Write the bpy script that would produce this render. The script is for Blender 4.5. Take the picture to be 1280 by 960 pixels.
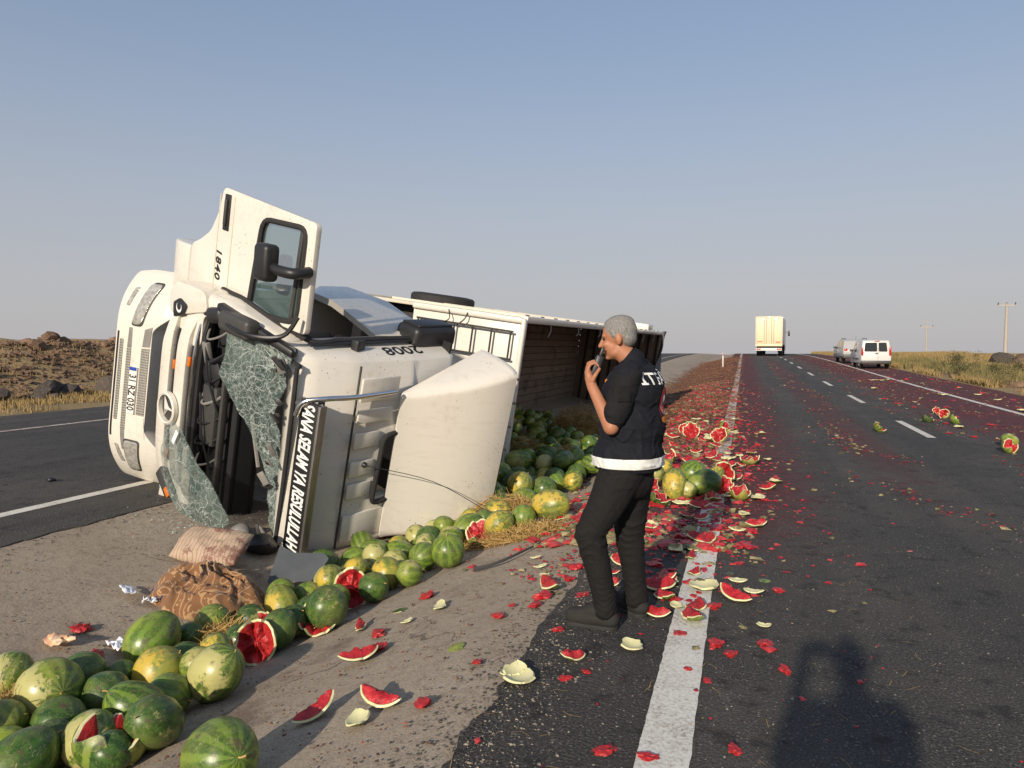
import bpy, bmesh, math, random
import numpy as np
from mathutils import Vector, Matrix, noise, Euler
from mathutils.bvhtree import BVHTree
for o in list(bpy.data.objects): bpy.data.objects.remove(o)
S = bpy.context.scene
COL = S.collection
R = math.radians
rnd = random.Random(7)

# ------------------------------------------------------------------ camera, sky, sun, exposure
CAM_H = 1.62
cd = bpy.data.cameras.new('camera'); cam = bpy.data.objects.new('camera', cd); COL.objects.link(cam)
cd.sensor_width = 36; cd.lens = 36*931/1280; cd.clip_start = .05; cd.clip_end = 9000
cam.location = (0, 0, CAM_H)
cam.rotation_euler = (R(90)-math.atan(48/931), 0, R(17.3))
S.camera = cam
SUN_EL, SUN_AZ = 20.5, 185.4            # azimuth clockwise from +Y
w = bpy.data.worlds.new('World'); S.world = w; w.use_nodes = True
nt = w.node_tree; bg = nt.nodes['Background']
sky = nt.nodes.new('ShaderNodeTexSky'); sky.sky_type = 'NISHITA'; sky.sun_disc = False
sky.sun_elevation = R(SUN_EL); sky.sun_rotation = R(SUN_AZ)
sky.altitude = 600; sky.air_density = 1.0; sky.dust_density = 1.2; sky.ozone_density = 1.0
hs = nt.nodes.new('ShaderNodeHueSaturation'); hs.inputs['Saturation'].default_value = 1.42     # hazy summer air, whole dome
tint = nt.nodes.new('ShaderNodeMix'); tint.data_type = 'RGBA'; tint.blend_type = 'MULTIPLY'; tint.inputs[0].default_value = 1; tint.inputs[7].default_value = (1.03, 1.0, 1.07, 1)
gm = nt.nodes.new('ShaderNodeGamma'); gm.inputs[1].default_value = .52; nt.links.new(sky.outputs[0], gm.inputs[0]); nt.links.new(gm.outputs[0], hs.inputs['Color']); nt.links.new(hs.outputs[0], tint.inputs[6]); 
# low summer haze, the same all the way round the horizon
tcw = nt.nodes.new('ShaderNodeTexCoord'); sxw = nt.nodes.new('ShaderNodeSeparateXYZ'); nt.links.new(tcw.outputs['Generated'], sxw.inputs[0])
mrw = nt.nodes.new('ShaderNodeMapRange'); mrw.interpolation_type = 'SMOOTHERSTEP'; nt.links.new(sxw.outputs[2], mrw.inputs[0])
for k_, v_ in ((1, -.12), (2, .52), (3, .92), (4, .10)): mrw.inputs[k_].default_value = v_
hz = nt.nodes.new('ShaderNodeMix'); hz.data_type = 'RGBA'; nt.links.new(mrw.outputs[0], hz.inputs[0]); nt.links.new(tint.outputs[2], hz.inputs[6]); hz.inputs[7].default_value = (1.92, 1.88, 1.98, 1)
nt.links.new(hz.outputs[2], bg.inputs[0]); bg.inputs[1].default_value = .15
sl = bpy.data.lights.new('sun', 'SUN'); so = bpy.data.objects.new('sun', sl); COL.objects.link(so)
sl.energy = 3.0; sl.angle = R(1.0); sl.color = (1, .88, .73)
az, el = R(SUN_AZ), R(SUN_EL)
sdir = Vector((math.sin(az)*math.cos(el), math.cos(az)*math.cos(el), math.sin(el)))
so.rotation_euler = sdir.to_track_quat('Z', 'Y').to_euler()
so.location = sdir*50
S.view_settings.view_transform = 'Standard'; S.view_settings.look = 'None'
S.view_settings.exposure = 0.68; S.view_settings.gamma = 1
S.render.engine = 'CYCLES'

# ------------------------------------------------------------------ terrain functions
def ss(t):
    t = min(1, max(0, t)); return t*t*(3-2*t)
def prof(Y):
    return .6*ss((Y-12)/70) if Y < 100 else .6-.012*(Y-100)-.00001*(Y-100)**2*(1 if Y < 700 else 0)
def cross(X):
    if X <= -5.66 or X >= -1.13: return 0.
    t = (X+1.13)/(-3.4+1.13) if X > -3.4 else (X+5.66)/(-3.4+5.66)
    return -.5*(ss(t)*.5+t*.5)
def gz(X, Y): return prof(Y)+cross(X)
FWD = Vector((-math.sin(R(17.3)), math.cos(R(17.3)), 0)); RGT = Vector((math.cos(R(17.3)), math.sin(R(17.3)), 0))
PIT = math.atan(48/931)
CF = FWD*math.cos(PIT)-Vector((0, 0, 1))*math.sin(PIT); CU = FWD*math.sin(PIT)+Vector((0, 0, 1))*math.cos(PIT)
def ground_at(px, py, off=0.):
    """survey helper: where on the terrain a sight line meets it"""
    d = CF+RGT*((px-640)/931)-CU*((py-480)/931); t = .5
    while t < 300:
        q = Vector((0, 0, CAM_H))+d*t
        if q.z < gz(q.x, q.y)+off: break
        t *= 1.003
    return q

# ------------------------------------------------------------------ material helpers
MATS = {}
class NB:
    def __init__(s, name):
        s.m = bpy.data.materials.new(name); s.m.use_nodes = True; s.t = s.m.node_tree
        s.n = s.t.nodes; s.b = s.n['Principled BSDF']; s.out = s.n['Material Output']; MATS[name] = s.m
        s.tc = s.n.new('ShaderNodeTexCoord')
    def L(s, a, b): s.t.links.new(a, b)
    def co(s, kind='Object', scale=None, rot=None):
        o = s.tc.outputs[kind]
        if scale is None and rot is None: return o
        mp = s.n.new('ShaderNodeMapping'); s.L(o, mp.inputs[0])
        if scale is not None: mp.inputs['Scale'].default_value = scale if hasattr(scale, '__len__') else (scale,)*3
        if rot is not None: mp.inputs['Rotation'].default_value = rot
        return mp.outputs[0]
    def pos(s):
        return s.n.new('ShaderNodeNewGeometry').outputs['Position']
    def noise(s, co, scale, det=4, rough=.55, dist=0, out=0):
        n = s.n.new('ShaderNodeTexNoise'); s.L(co, n.inputs['Vector'])
        n.inputs['Scale'].default_value = scale; n.inputs['Detail'].default_value = det
        n.inputs['Roughness'].default_value = rough; n.inputs['Distortion'].default_value = dist
        return n.outputs[out]
    def vor(s, co, scale, feat='F1', out='Distance', rand=1):
        n = s.n.new('ShaderNodeTexVoronoi'); n.feature = feat; s.L(co, n.inputs['Vector'])
        n.inputs['Scale'].default_value = scale; n.inputs['Randomness'].default_value = rand
        return n.outputs[out]
    def wave(s, co, scale, dist=2, det=2, dirn='X'):
        n = s.n.new('ShaderNodeTexWave'); s.L(co, n.inputs['Vector']); n.bands_direction = dirn
        n.inputs['Scale'].default_value = scale; n.inputs['Distortion'].default_value = dist; n.inputs['Detail'].default_value = det
        return n.outputs['Fac']
    def ramp(s, f, stops):
        n = s.n.new('ShaderNodeValToRGB'); s.L(f, n.inputs[0]); e = n.color_ramp.elements
        while len(e) < len(stops): e.new(.5)
        for k, (p, c) in enumerate(stops):
            e[k].position = p; e[k].color = (*c, 1) if hasattr(c, '__len__') else (c, c, c, 1)
        return n.outputs[0]
    def math(s, op, a, b=None, c=None, clamp=False):
        n = s.n.new('ShaderNodeMath'); n.operation = op; n.use_clamp = clamp
        for k, v in enumerate((a, b, c)):
            if v is None: continue
            if isinstance(v, (int, float)): n.inputs[k].default_value = v
            else: s.L(v, n.inputs[k])
        return n.outputs[0]
    def mix(s, f, a, b, mode='MIX'):
        n = s.n.new('ShaderNodeMix'); n.data_type = 'RGBA'; n.blend_type = mode
        for k, v in ((0, f), (6, a), (7, b)):
            if isinstance(v, (int, float)): n.inputs[k].default_value = v if k == 0 else (v, v, v, 1)
            elif isinstance(v, (tuple, list)): n.inputs[k].default_value = (*v, 1)
            else: s.L(v, n.inputs[k])
        return n.outputs[2]
    def sep(s, v):
        n = s.n.new('ShaderNodeSeparateXYZ'); s.L(v, n.inputs[0]); return n.outputs
    def rand(s): return s.n.new('ShaderNodeObjectInfo').outputs['Random']
    def bump(s, h, strength=.3, dist=.01):
        n = s.n.new('ShaderNodeBump'); s.L(h, n.inputs['Height']); n.inputs['Strength'].default_value = strength
        n.inputs['Distance'].default_value = dist; s.L(n.outputs[0], s.b.inputs['Normal'])
    def set(s, col=None, rough=None, metal=None, spec=None, alpha=None, coat=None):
        for k, v in (('Base Color', col), ('Roughness', rough), ('Metallic', metal), ('Specular IOR Level', spec), ('Alpha', alpha), ('Coat Weight', coat)):
            if v is None: continue
            if isinstance(v, (int, float)): s.b.inputs[k].default_value = v
            elif isinstance(v, (tuple, list)): s.b.inputs[k].default_value = (*v, 1)
            else: s.L(v, s.b.inputs[k])
        return s.m

def simple(name, col, rough=.5, metal=0, var=.15, scale=8, bump=0, bscale=60, spec=.5):
    b = NB(name); n = b.noise(b.co(), scale, 5)
    c = b.mix(n, tuple(x*(1-var) for x in col), tuple(min(1, x*(1+var)) for x in col))
    b.set(c, rough, metal, spec)
    if bump: b.bump(b.noise(b.co(), bscale, 4), bump, .01)
    return b.m

def paint(name, col, dirt=(.30, .24, .16), amt=.5, rough=.32, specks=True):
    b = NB(name); co = b.co()
    n1 = b.noise(co, 1.7, 6, .6); n2 = b.noise(co, 14, 5, .7)
    m = b.ramp(b.math('MULTIPLY', n1, n2), [(.26, 0), (.52, amt)])
    c = b.mix(m, col, dirt)
    streak = b.ramp(b.noise(b.co(scale=(9, 1.2, 1.2)), 3, 4), [(.55, 0), (.8, .16)])
    c = b.mix(streak, c, dirt)
    if specks:
        sp = b.math('LESS_THAN', b.vor(co, 20), b.math('MULTIPLY', b.ramp(b.noise(co, 2.3, 3), [(.42, 0), (.7, .6)]), .30))
        c = b.mix(b.math('MULTIPLY', sp, .6), c, (.09, .06, .035))
    b.set(c, b.math('MULTIPLY_ADD', m, .5, rough), coat=.35)
    b.bump(b.noise(co, 1.6, 2), .035, .02)
    return b.m

paint('white_paint', (.70, .66, .575), amt=.42, rough=.26)
paint('sill_paint', (.62, .56, .44), amt=.8, rough=.5)
paint('van_paint', (.62, .61, .58), amt=.12, specks=False)
paint('box_paint', (.74, .62, .40), amt=.2, rough=.5, specks=False)
simple('black_plastic', (.018, .018, .019), .45, var=.4)
simple('dark_plastic', (.05, .048, .045), .5, var=.4, bump=.1, bscale=200)
simple('grey_plastic', (.21, .20, .18), .5, var=.2)
simple('panel_grey', (.075, .082, .085), .42, var=.35, scale=5)
simple('rubber', (.022, .021, .020), .8, var=.5, bump=.3, bscale=80)
simple('interior', (.010, .010, .011), .75, var=.4)
simple('seat_fabric', (.03, .03, .035), .9, var=.3)
simple('chrome', (.75, .75, .75), .16, 1, var=.08)
simple('steel', (.30, .28, .25), .42, .8, var=.3)
simple('dark_steel', (.035, .032, .030), .6, .3, var=.5, bump=.2)
simple('orange_lens', (.75, .16, .01), .25, var=.1)
simple('red_lens', (.45, .015, .015), .25, var=.1)
simple('sign_black', (.012, .012, .012), .5, var=.2)
simple('sign_white', (.80, .79, .76), .6, var=.06)
simple('text_black', (.015, .015, .018), .5, var=.1)
simple('plate_white', (.74, .72, .66), .45, var=.1)
simple('plate_blue', (.02, .06, .35), .45, var=.1)
simple('tarp', (.16, .16, .155), .7, var=.3, scale=3)
simple('paper', (.82, .83, .84), .8, var=.05)
simple('blue_cloth', (.03, .05, .12), .9, var=.3)
simple('concrete_pole', (.40, .36, .30), .9, var=.2)
simple('window_dark', (.02, .024, .026), .08, var=.2)
simple('post_white', (.55, .52, .46), .6, var=.1)
simple('pale_grit', (.30, .25, .19), .95, var=.5, scale=50)
simple('chip_stone', (.24, .215, .18), .9, var=.5, scale=60)
simple('asphalt_edge', (.07, .060, .050), .95, var=.6, scale=40)

b = NB('lamp_glass'); co = b.co()
c = b.mix(b.vor(co, 26, out='Distance'), (.30, .29, .25), (.62, .60, .54)); b.set(c, .12, .35); b.bump(b.wave(co, 30, 0, 0), .3, .004)
b = NB('mesh_pattern'); co = b.co(scale=(1, 1, 1.5)); v = b.vor(co, 34, rand=0)
b.set(b.ramp(v, [(.25, (.42, .40, .35)), (.6, (.10, .095, .085))]), .5, .3); b.bump(v, -.8, .01)
b = NB('door_glass'); b.set((.10, .17, .16), .03, alpha=.30, spec=.9)
# shattered laminated glass: green sheet, white crack web
b = NB('cracked_glass'); co = b.co()
wn = b.n.new('ShaderNodeVectorMath'); wn.operation = 'MULTIPLY_ADD'; b.L(b.noise(co, 4, 3, out=1), wn.inputs[0]); wn.inputs[1].default_value = (.20,)*3; b.L(co, wn.inputs[2])
e1 = b.vor(wn.outputs[0], 9, 'DISTANCE_TO_EDGE'); e2 = b.vor(wn.outputs[0], 15, 'DISTANCE_TO_EDGE'); e3 = b.vor(co, 46, 'DISTANCE_TO_EDGE')
dens = b.noise(co, 2.4, 3); wl = b.math('ABSOLUTE', b.math('SUBTRACT', b.noise(wn.outputs[0], 6, 2, .5, 1.5), .5)); wl2 = b.math('ABSOLUTE', b.math('SUBTRACT', b.noise(co, 9, 2, .5, 2.5), .48))
m1 = b.math('MAXIMUM', b.math('LESS_THAN', e1, .008), b.math('MAXIMUM', b.math('LESS_THAN', wl, .0028), b.math('LESS_THAN', wl2, .003))); m2 = b.math('LESS_THAN', e2, b.ramp(dens, [(.42, 0), (.75, .03)])); m3 = b.math('LESS_THAN', e3, b.ramp(dens, [(.60, 0), (.85, .10)]))
mm = b.math('MAXIMUM', b.math('MAXIMUM', m1, m2), m3)
for ix, iz, nr in ((.42, 2.42, 19), (-.62, 1.72, 17), (-.15, 2.6, 13)):          # star breaks round the impact points
    cx, cy, cz = b.sep(wn.outputs[0]); dx = b.math('SUBTRACT', cx, ix+.10); dz = b.math('SUBTRACT', cz, iz+.10)
    d = b.math('SQRT', b.math('ADD', b.math('MULTIPLY', dx, dx), b.math('MULTIPLY', dz, dz))); an = b.math('MULTIPLY', b.math('ARCTAN2', dz, dx), nr/6.2832)
    ray = b.math('LESS_THAN', b.math('MULTIPLY', b.math('ABSOLUTE', b.math('SUBTRACT', b.math('FRACT', an), .5)), d), .0022)
    rg = b.math('MULTIPLY', b.math('LESS_THAN', b.math('ABSOLUTE', b.math('SUBTRACT', b.math('FRACT', b.math('MULTIPLY', d, 8)), .5)), .020), b.math('GREATER_THAN', b.noise(co, 7, 3), .53)); ray = b.math('MULTIPLY', ray, b.math('GREATER_THAN', b.noise(co, 5, 3), .44))
    near_ = b.math('LESS_THAN', d, .62); mm = b.math('MAXIMUM', mm, b.math('MULTIPLY', b.math('MAXIMUM', ray, rg), near_))
haze = b.ramp(b.noise(co, 3.1, 4), [(.4, 0), (.75, .35)])
b.set(b.mix(mm, b.mix(haze, (.095, .145, .125), (.32, .38, .355)), (.50, .56, .53)), b.math('MULTIPLY_ADD', mm, .4, .06), alpha=b.math('MAXIMUM', b.math('MULTIPLY_ADD', mm, .40, .27), b.math('ADD', haze, .27)), spec=.6)
b.bump(mm, .3, .004)
b = NB('crumb_glass'); b.set(b.mix(b.rand(), (.45, .58, .52), (.75, .80, .78)), .1, alpha=.75)

# --- ground surfaces
def vmask(b, y, lo, hi):       # soft step along a coordinate
    n = b.n.new('ShaderNodeMapRange'); n.interpolation_type = 'SMOOTHSTEP'; b.L(y, n.inputs[0])
    n.inputs[1].default_value = lo; n.inputs[2].default_value = hi; return n.outputs[0]
def asphalt(name, spill):
    b = NB(name); P = b.pos(); x, y, z = b.sep(P)
    agg = b.noise(P, 85, 4, .8); big = b.noise(P, .55, 5, .6); mid = b.noise(P, 5, 5, .65)
    c = b.ramp(agg, [(.32, (.010, .0095, .009)), (.49, (.044, .041, .037)), (.62, (.15, .138, .12))])
    c = b.mix(b.ramp(big, [(.40, .0), (.62, .55)]), c, (.105, .090, .072))
    st = b.n.new('ShaderNodeMapping'); b.L(P, st.inputs[0]); st.inputs['Scale'].default_value = (1.6, .12, 1)
    lanes = b.noise(st.outputs[0], 1.3, 4); c = b.mix(b.ramp(lanes, [(.42, 0), (.7, .4)]), c, (.022, .021, .021))
    oil = b.ramp(mid, [(.55, 0), (.64, .6)]); c = b.mix(oil, c, (.013, .012, .012))
    # pale stone chips
    chip = b.math('LESS_THAN', b.vor(P, 34), b.math('MULTIPLY', b.noise(P, 6, 3), .34)); c = b.mix(b.math('MULTIPLY', chip, .55), c, (.26, .24, .21))
    rough = .85
    if spill:
        # crushed fruit smeared over the far lane, the verge side of the near lane and a line between the wheel tracks
        far = b.math('MULTIPLY', vmask(b, x, 3.5, 5.2), b.math('SUBTRACT', 1, vmask(b, y, 70, 95)))
        far = b.math('MULTIPLY', far, vmask(b, b.math('SUBTRACT', y, b.math('MULTIPLY', x, .4)), 5.5, 14))
        near = b.math('MULTIPLY', b.math('SUBTRACT', 1, vmask(b, x, .1, 1.3)), vmask(b, y, 4.4, 9))
        centre = b.math('MULTIPLY', b.math('MULTIPLY', vmask(b, x, 1.2, 1.8), b.math('SUBTRACT', 1, vmask(b, x, 2.0, 2.6))), vmask(b, y, 4.5, 14))
        m = b.math('MAXIMUM', b.math('MAXIMUM', far, b.math('MULTIPLY', near, .95)), b.math('MULTIPLY', centre, .55))
        blot = b.noise(P, 3.2, 7, .72); fine = b.noise(P, 26, 4, .7)
        k = b.math('MULTIPLY_ADD', m, .36, b.math('ADD', b.math('MULTIPLY', blot, .65), b.math('MULTIPLY', fine, .35)))
        stain = b.ramp(k, [(.56, 0), (.80, .95)])
        sc = b.ramp(b.noise(P, 9, 5, .7), [(.3, (.045, .014, .016)), (.55, (.115, .030, .034)), (.72, (.21, .075, .065))])
        sc = b.mix(b.ramp(b.noise(P, 1.1, 3), [(.45, 0), (.7, .5)]), sc, (.10, .045, .025))
        c = b.mix(b.math('MULTIPLY', stain, b.ramp(m, [(0, 0), (.25, 1)])), c, sc)
        # juice splashes among the loose pieces near the feet
        spl = b.math('MULTIPLY', b.ramp(b.noise(P, 4.3, 4, .6), [(.62, 0), (.68, .6)]), b.math('SUBTRACT', 1, vmask(b, x, .8, 1.6)))
        c = b.mix(spl, c, (.018, .010, .009))
    b.set(c, rough, spec=.35)
    h = b.math('ADD', b.math('MULTIPLY', agg, .7), b.math('MULTIPLY', b.vor(P, 60), .5))
    b.bump(h, .9, .012)
    return b.m
asphalt('asphalt', True); asphalt('asphalt_plain', False)

b = NB('road_paint'); P = b.pos()
wear = b.noise(P, 55, 5, .75); wear2 = b.noise(P, 3, 4, .6); x, y, z = b.sep(P)
mud = b.math('MULTIPLY', vmask(b, y, 5.5, 11), b.math('SUBTRACT', 1, vmask(b, x, .5, 1.5)))
c2 = b.ramp(b.math('ADD', wear, b.math('MULTIPLY', wear2, .35)), [(.60, (.74, .71, .63)), (.78, (.52, .48, .41)), (.90, (.08, .075, .07))])
k = b.math('MULTIPLY', mud, b.ramp(b.noise(P, 7, 6, .75), [(.38, 0), (.6, .9)]))
b.set(b.mix(k, c2, (.22, .10, .06)), .75); b.bump(wear, .4, .004)

b = NB('median_concrete'); P = b.pos(); x, y, z = b.sep(P)
n1 = b.noise(P, 1.1, 6, .6); n2 = b.noise(P, 75, 4, .8); n3 = b.noise(P, 14, 5, .7)
c = b.ramp(n1, [(.3, (.35, .282, .208)), (.7, (.45, .37, .275))])
c = b.mix(b.ramp(n2, [(.32, .75), (.5, 0)]), c, (.12, .092, .065)); c = b.mix(b.ramp(n2, [(.58, 0), (.75, .5)]), c, (.52, .45, .36))
c = b.mix(b.ramp(n3, [(.5, 0), (.72, .5)]), c, (.16, .12, .085)); peb = b.math('LESS_THAN', b.vor(P, 30), b.math('MULTIPLY', b.noise(P, 4, 3), .42)); c = b.mix(b.math('MULTIPLY', peb, .5), c, b.mix(b.noise(P, 19, 2), (.10, .08, .06), (.56, .48, .38)))
wv = b.n.new('ShaderNodeVectorMath'); wv.operation = 'MULTIPLY_ADD'; b.L(b.noise(P, 3, 4, out=1), wv.inputs[0]); wv.inputs[1].default_value = (.6,)*3; b.L(P, wv.inputs[2])
crack = b.math('MULTIPLY', b.math('LESS_THAN', b.vor(wv.outputs[0], .33, 'DISTANCE_TO_EDGE'), .0035), b.ramp(b.noise(P, .9, 2), [(.5, 0), (.6, .6)]))
c = b.mix(crack, c, (.06, .048, .036))
# crushed fruit and soil covering the strip farther along
deb = b.math('MULTIPLY', vmask(b, y, 9, 15), b.math('SUBTRACT', 1, vmask(b, y, 62, 80)))
deb = b.math('MULTIPLY', deb, vmask(b, b.math('ADD', x, b.math('MULTIPLY', b.noise(P, .7, 3), .8)), -3.6, -2.6))
dc = b.ramp(b.noise(P, 7, 7, .75), [(.3, (.05, .026, .014)), (.5, (.15, .070, .034)), (.62, (.22, .10, .045)), (.75, (.30, .06, .05))])
c = b.mix(b.math('MULTIPLY', deb, .95), c, dc)
wet = b.math('MULTIPLY', b.ramp(b.noise(P, 2.6, 5, .6), [(.52, 0), (.66, .55)]), b.math('SUBTRACT', 1, vmask(b, b.math('ABSOLUTE', b.math('ADD', x, 3.2)), .7, 1.7)))
c = b.mix(wet, c, (.085, .045, .032))
b.set(c, .92, spec=.25)
b.bump(b.math('ADD', b.math('MULTIPLY', n2, .6), b.math('MULTIPLY', n3, .8)), .6, .012)

b = NB('dry_ground'); P = b.pos(); x, y, z = b.sep(P)
n1 = b.noise(P, .35, 7, .65); n2 = b.noise(P, 9, 6, .7)
c = b.ramp(n1, [(.3, (.27, .19, .095)), (.5, (.36, .265, .13)), (.7, (.24, .155, .085))])
c = b.mix(b.ramp(n2, [(.5, 0), (.75, .6)]), c, (.11, .075, .045))
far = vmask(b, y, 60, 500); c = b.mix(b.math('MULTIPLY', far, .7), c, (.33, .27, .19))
b.set(c, .95, spec=.2); b.bump(n2, .9, .06)
b = NB('bank_earth'); P = b.pos(); n1 = b.noise(P, .8, 7, .7); n2 = b.noise(P, 6, 6, .75)
c = b.ramp(n1, [(.3, (.26, .165, .09)), (.5, (.40, .275, .145)), (.68, (.46, .35, .18))])
c = b.mix(b.ramp(n2, [(.5, 0), (.72, .55)]), c, (.13, .08, .048)); b.set(c, .97, spec=.15); b.bump(n2, 1, .12)
b = NB('stone'); co = b.co(); r = b.rand()
c = b.mix(r, (.20, .125, .08), (.38, .25, .155)); c = b.mix(b.ramp(b.noise(co, 5, 6, .7), [(.4, 0), (.7, .7)]), c, (.075, .058, .048)); b.set(c, .95, spec=.2); b.bump(b.noise(co, 9, 5, .7), .8, .05)
b = NB('basalt'); co = b.co(); c = b.mix(b.rand(), (.05, .042, .036), (.12, .095, .075)); c = b.mix(b.ramp(b.noise(co, 6, 5), [(.5, 0), (.7, .5)]), c, (.18, .14, .10)); b.set(c, .95); b.bump(b.noise(co, 9, 5, .7), .8, .05)
def foliage(name, c0, c1):
    b = NB(name); b.set(b.mix(b.noise(b.pos(), 2.3, 4), c0, c1), .8, spec=.2); return b.m
foliage('dry_grass', (.36, .26, .11), (.24, .17, .075)); foliage('green_weed', (.13, .125, .05), (.23, .185, .08)); foliage('olive_shrub', (.055, .062, .028), (.13, .12, .05))
foliage('straw', (.58, .39, .14), (.30, .185, .065))

# --- melons
def melon_mat(name, dark, light, patch, pamt, stripe=1.0):
    b = NB(name); co = b.co(); x, y, z = b.sep(co); r = b.rand()
    off = b.n.new('ShaderNodeVectorMath'); off.operation = 'ADD'; b.L(co, off.inputs[0])
    cx = b.n.new('ShaderNodeCombineXYZ'); b.L(b.math('MULTIPLY', r, 37), cx.inputs[0]); b.L(b.math('MULTIPLY', r, 11), cx.inputs[1]); b.L(cx.outputs[0], off.inputs[1]); q = off.outputs[0]
    a = b.math('ARCTAN2', y, x)
    wob = b.math('MULTIPLY', b.math('SUBTRACT', b.noise(q, 20, 6, .75), .5), 5.2)
    sn = b.math('SINE', b.math('ADD', b.math('MULTIPLY', a, 11), wob))
    s1 = b.ramp(b.math('MULTIPLY_ADD', sn, .5, .5), [(.44, 0), (.74, stripe)])
    net = b.ramp(b.noise(q, 48, 6, .8), [(.42, 0), (.62, .8)])
    c = b.mix(s1, dark, light); c = b.mix(b.math('MULTIPLY', net, .7), c, light)
    c = b.mix(b.ramp(b.noise(q, 6, 3), [(.45, 0), (.75, .35)]), c, tuple(.6*v for v in dark)); c = b.mix(b.math('MULTIPLY', b.math('POWER', r, 1.5), .45), c, tuple(1.15*v for v in light))
    c = b.mix(b.ramp(b.noise(q, 3.2, 4, .7), [(.5, 0), (.62, .6)]), c, (light[0]*1.7+.03, light[1]*1.35+.03, light[2]*1.2))
    # resting patch, a pale blotch with a torn outline on one side
    pm = b.math('ADD', b.math('MULTIPLY', x, 3.1), b.math('MULTIPLY', b.math('SUBTRACT', b.noise(q, 9, 7, .78), .5), 1.6))
    pm = b.ramp(b.math('ADD', pm, pamt), [(.44, 0), (.475, 1)])
    pc = b.mix(b.noise(q, 10, 5, .7), patch, tuple(.72*v for v in patch)); pc = b.mix(b.ramp(b.noise(q, 30, 4, .7), [(.55, 0), (.75, .35)]), pc, light)
    c = b.mix(b.math('MULTIPLY', pm, .93), c, pc)
    dust = b.ramp(b.noise(q, 5.5, 6, .75), [(.46, 0), (.72, .42)]); c = b.mix(dust, c, (.27, .24, .09))
    scr = b.math('LESS_THAN', b.math('ABSOLUTE', b.math('SUBTRACT', b.noise(q, 11, 2, .5, 3), .5)), .006); c = b.mix(b.math('MULTIPLY', scr, .6), c, (.40, .36, .20))
    mudm = b.ramp(b.noise(q, 17, 5, .75), [(.58, 0), (.63, .8)]); c = b.mix(mudm, c, (.10, .07, .04))
    b.set(c, b.math('MULTIPLY_ADD', dust, .7, .30), spec=.45); b.bump(b.noise(q, 26, 4), .12, .006)
    return b.m
melon_mat('melon_dark', (.008, .036, .008), (.050, .12, .018), (.38, .36, .12), -.03, .8)
melon_mat('melon_striped', (.014, .056, .006), (.15, .24, .028), (.46, .42, .14), .14, .9)
melon_mat('melon_pale', (.022, .075, .008), (.19, .26, .04), (.54, .50, .19), .22)
melon_mat('melon_yellow', (.035, .085, .012), (.22, .25, .04), (.66, .46, .06), .12)
b = NB('flesh'); co = b.co(); r = b.rand(); n = b.noise(co, 22, 5, .7)
c = b.mix(b.ramp(n, [(.3, 0), (.7, 1)]), (.26, .006, .012), (.60, .035, .038)); c = b.mix(b.ramp(b.noise(co, 55, 4, .8), [(.58, 0), (.78, .5)]), c, (.72, .20, .15)); c = b.mix(b.math('MULTIPLY', r, .35), c, (.30, .03, .02))
seed = b.math('LESS_THAN', b.vor(co, 30), .12); c = b.mix(b.math('MULTIPLY', seed, .8), c, (.02, .008, .006))
b.set(c, .28, spec=.5); b.b.inputs['Subsurface Weight'].default_value = 0; b.bump(n, .8, .012)
b = NB('pale_flesh'); co = b.co(); n = b.noise(co, 16, 5, .7); b.set(b.ramp(n, [(.3, (.62, .20, .12)), (.5, (.72, .45, .26)), (.7, (.80, .70, .50))]), .4); b.bump(n, .6, .01)
b = NB('pith'); co = b.co(); n = b.noise(co, 20, 5, .7); b.set(b.ramp(n, [(.3, (.72, .66, .42)), (.6, (.62, .60, .30)), (.8, (.75, .30, .20))]), .45); b.bump(n, .4, .006)
b = NB('pulp_bits'); c = b.ramp(b.noise(b.pos(), 2.2, 6, .85), [(.34, (.14, .008, .012)), (.48, (.36, .018, .028)), (.60, (.50, .05, .05)), (.72, (.38, .16, .08))]); b.set(c, .4)
b = NB('mash'); c = b.ramp(b.noise(b.pos(), 5, 6, .85), [(.34, (.16, .008, .012)), (.48, (.40, .022, .030)), (.60, (.55, .07, .06)), (.72, (.52, .26, .15))]); b.set(c, .35); b.bump(b.noise(b.pos(), 60, 4, .7), .6, .008)
b = NB('lane_pulp'); c = b.ramp(b.noise(b.pos(), 2.2, 6, .85), [(.34, (.07, .010, .014)), (.50, (.19, .022, .028)), (.62, (.34, .035, .04)), (.74, (.30, .14, .09))]); b.set(c, .5)
b = NB('rind_bits'); c = b.ramp(b.noise(b.pos(), 3.7, 6, .85), [(.34, (.05, .06, .02)), (.48, (.20, .17, .07)), (.6, (.40, .33, .17)), (.74, (.34, .12, .07))]); b.set(c, .55)
b = NB('brown_bits'); c = b.ramp(b.noise(b.pos(), 2.9, 6, .85), [(.34, (.04, .022, .013)), (.46, (.12, .055, .028)), (.56, (.21, .095, .045)), (.66, (.30, .045, .035)), (.76, (.28, .22, .10))]); b.set(c, .8)

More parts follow.
